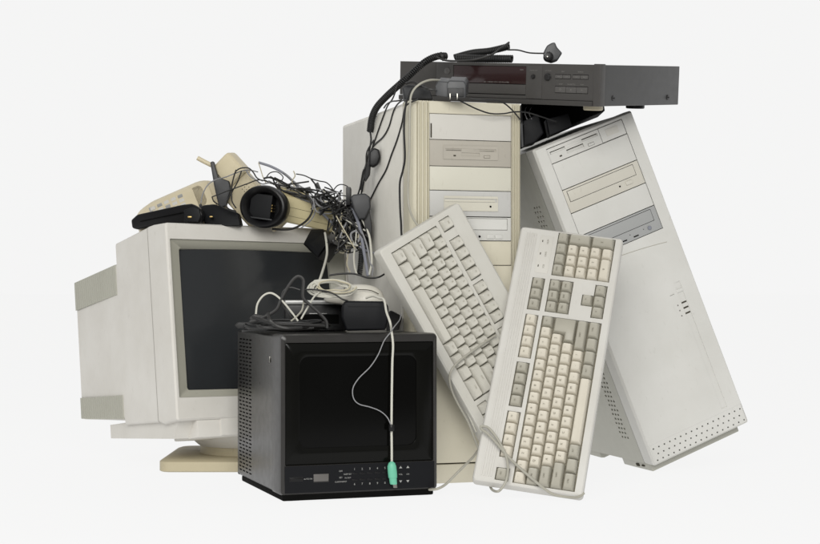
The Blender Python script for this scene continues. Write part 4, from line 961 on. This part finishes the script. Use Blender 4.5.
# ---- keyboard leads
Kp = lambda px, py, o=-.0125: on(K, px, py, o); Jp = lambda px, py, o=-.012: on(J, px, py, o)
cable([Kp(584, 493, .004), Kp(578, 497, .000), Kp(566, 496.8), Kp(553, 494), Kp(545, 489), Kp(537, 482.6), Kp(523, 470.6), Kp(508.5, 457), Kp(496.6, 443), Kp(488, 434), Kp(481.5, 429), Kp(481.5, 426.2), Kp(487.7, 427.4), Kp(494, 434), Kp(500.5, 444), Kp(506, 456), Kp(508, 469), Kp(506, 481), Kp(501, 489, -.008), at(497, 491.4, 2.49), at(492, 489.5, 2.52), at(489.5, 484, 2.56)], .0021, 'cputty', 'putty coloured keyboard lead looped over the lower end of the upright keyboard')
cable([Jp(496, 335), Jp(488, 340), Jp(473, 350.4), Jp(458, 362), Jp(451, 371), Jp(449.5, 380, -.006), Jp(452, 391, 0), Jp(458, 404, .004), Jp(468, 422, .006), Jp(475, 440, .006), Jp(480, 452, .01)], .0019, 'cputty', 'putty coloured lead lying over the tilted keyboard and down its left side')
cable([Jp(452, 382, .008), Jp(458, 395, .010), Jp(468, 414, .010), Jp(476, 432, .010)], .0014, 'cwhite', 'pale lead half hidden along the left edge of the tilted keyboard')
cable([at(478, 450, 2.62), at(473, 457, 2.60), at(464, 466, 2.58), at(455, 475, 2.57), at(446, 484, 2.56), at(438, 488.5, 2.55), at(431, 489.5, 2.56), at(425, 489.5, 2.58)], .0021, 'cputty', 'putty coloured lead running across the white floor to under the television')
# ================================================================== LIGHT, CAMERA
w = bpy.data.worlds.new('World'); scene.world = w; w.use_nodes = True
nt = w.node_tree; bg = nt.nodes['Background']; bg.inputs['Color'].default_value = (1, 1, .997, 1)
tc = nt.nodes.new('ShaderNodeTexCoord'); sx = nt.nodes.new('ShaderNodeSeparateXYZ'); nt.links.new(tc.outputs['Generated'], sx.inputs['Vector'])
mr = nt.nodes.new('ShaderNodeMapRange'); mr.interpolation_type = 'SMOOTHSTEP'
mr.inputs['From Min'].default_value = -.35; mr.inputs['From Max'].default_value = .55; mr.inputs['To Min'].default_value = ENV_FRONT; mr.inputs['To Max'].default_value = .913
nt.links.new(sx.outputs['Y'], mr.inputs['Value']); nt.links.new(mr.outputs['Result'], bg.inputs['Strength'])
def area(name, loc, tgt, size, power, col=(1, 1, 1)):
    l = bpy.data.lights.new(name, 'AREA'); l.shape = 'RECTANGLE'; l.size, l.size_y = size; l.energy = power; l.color = col
    o = bpy.data.objects.new(name, l); COL.objects.link(o); o.location = loc
    o.rotation_euler = (Vector(tgt)-Vector(loc)).to_track_quat('-Z', 'Y').to_euler(); return o
area('softbox', (-.25, -.6, 1.6), (.0, 2.9, .35), (2.6, 1.7), 118, (1, .99, .96))
cam = bpy.data.cameras.new('camera'); co = bpy.data.objects.new('camera', cam); COL.objects.link(co)
co.location = (0, 0, HC); co.rotation_euler = (R(90), 0, 0)
cam.sensor_width = 36; cam.lens = 36*F/820; cam.shift_y = (HZ-272)/820; cam.clip_start = .05; cam.clip_end = 200
scene.camera = co
scene.view_settings.view_transform = 'Standard'; scene.view_settings.look = 'None'; scene.view_settings.exposure = 0; scene.view_settings.gamma = 1
scene.render.engine = 'CYCLES'
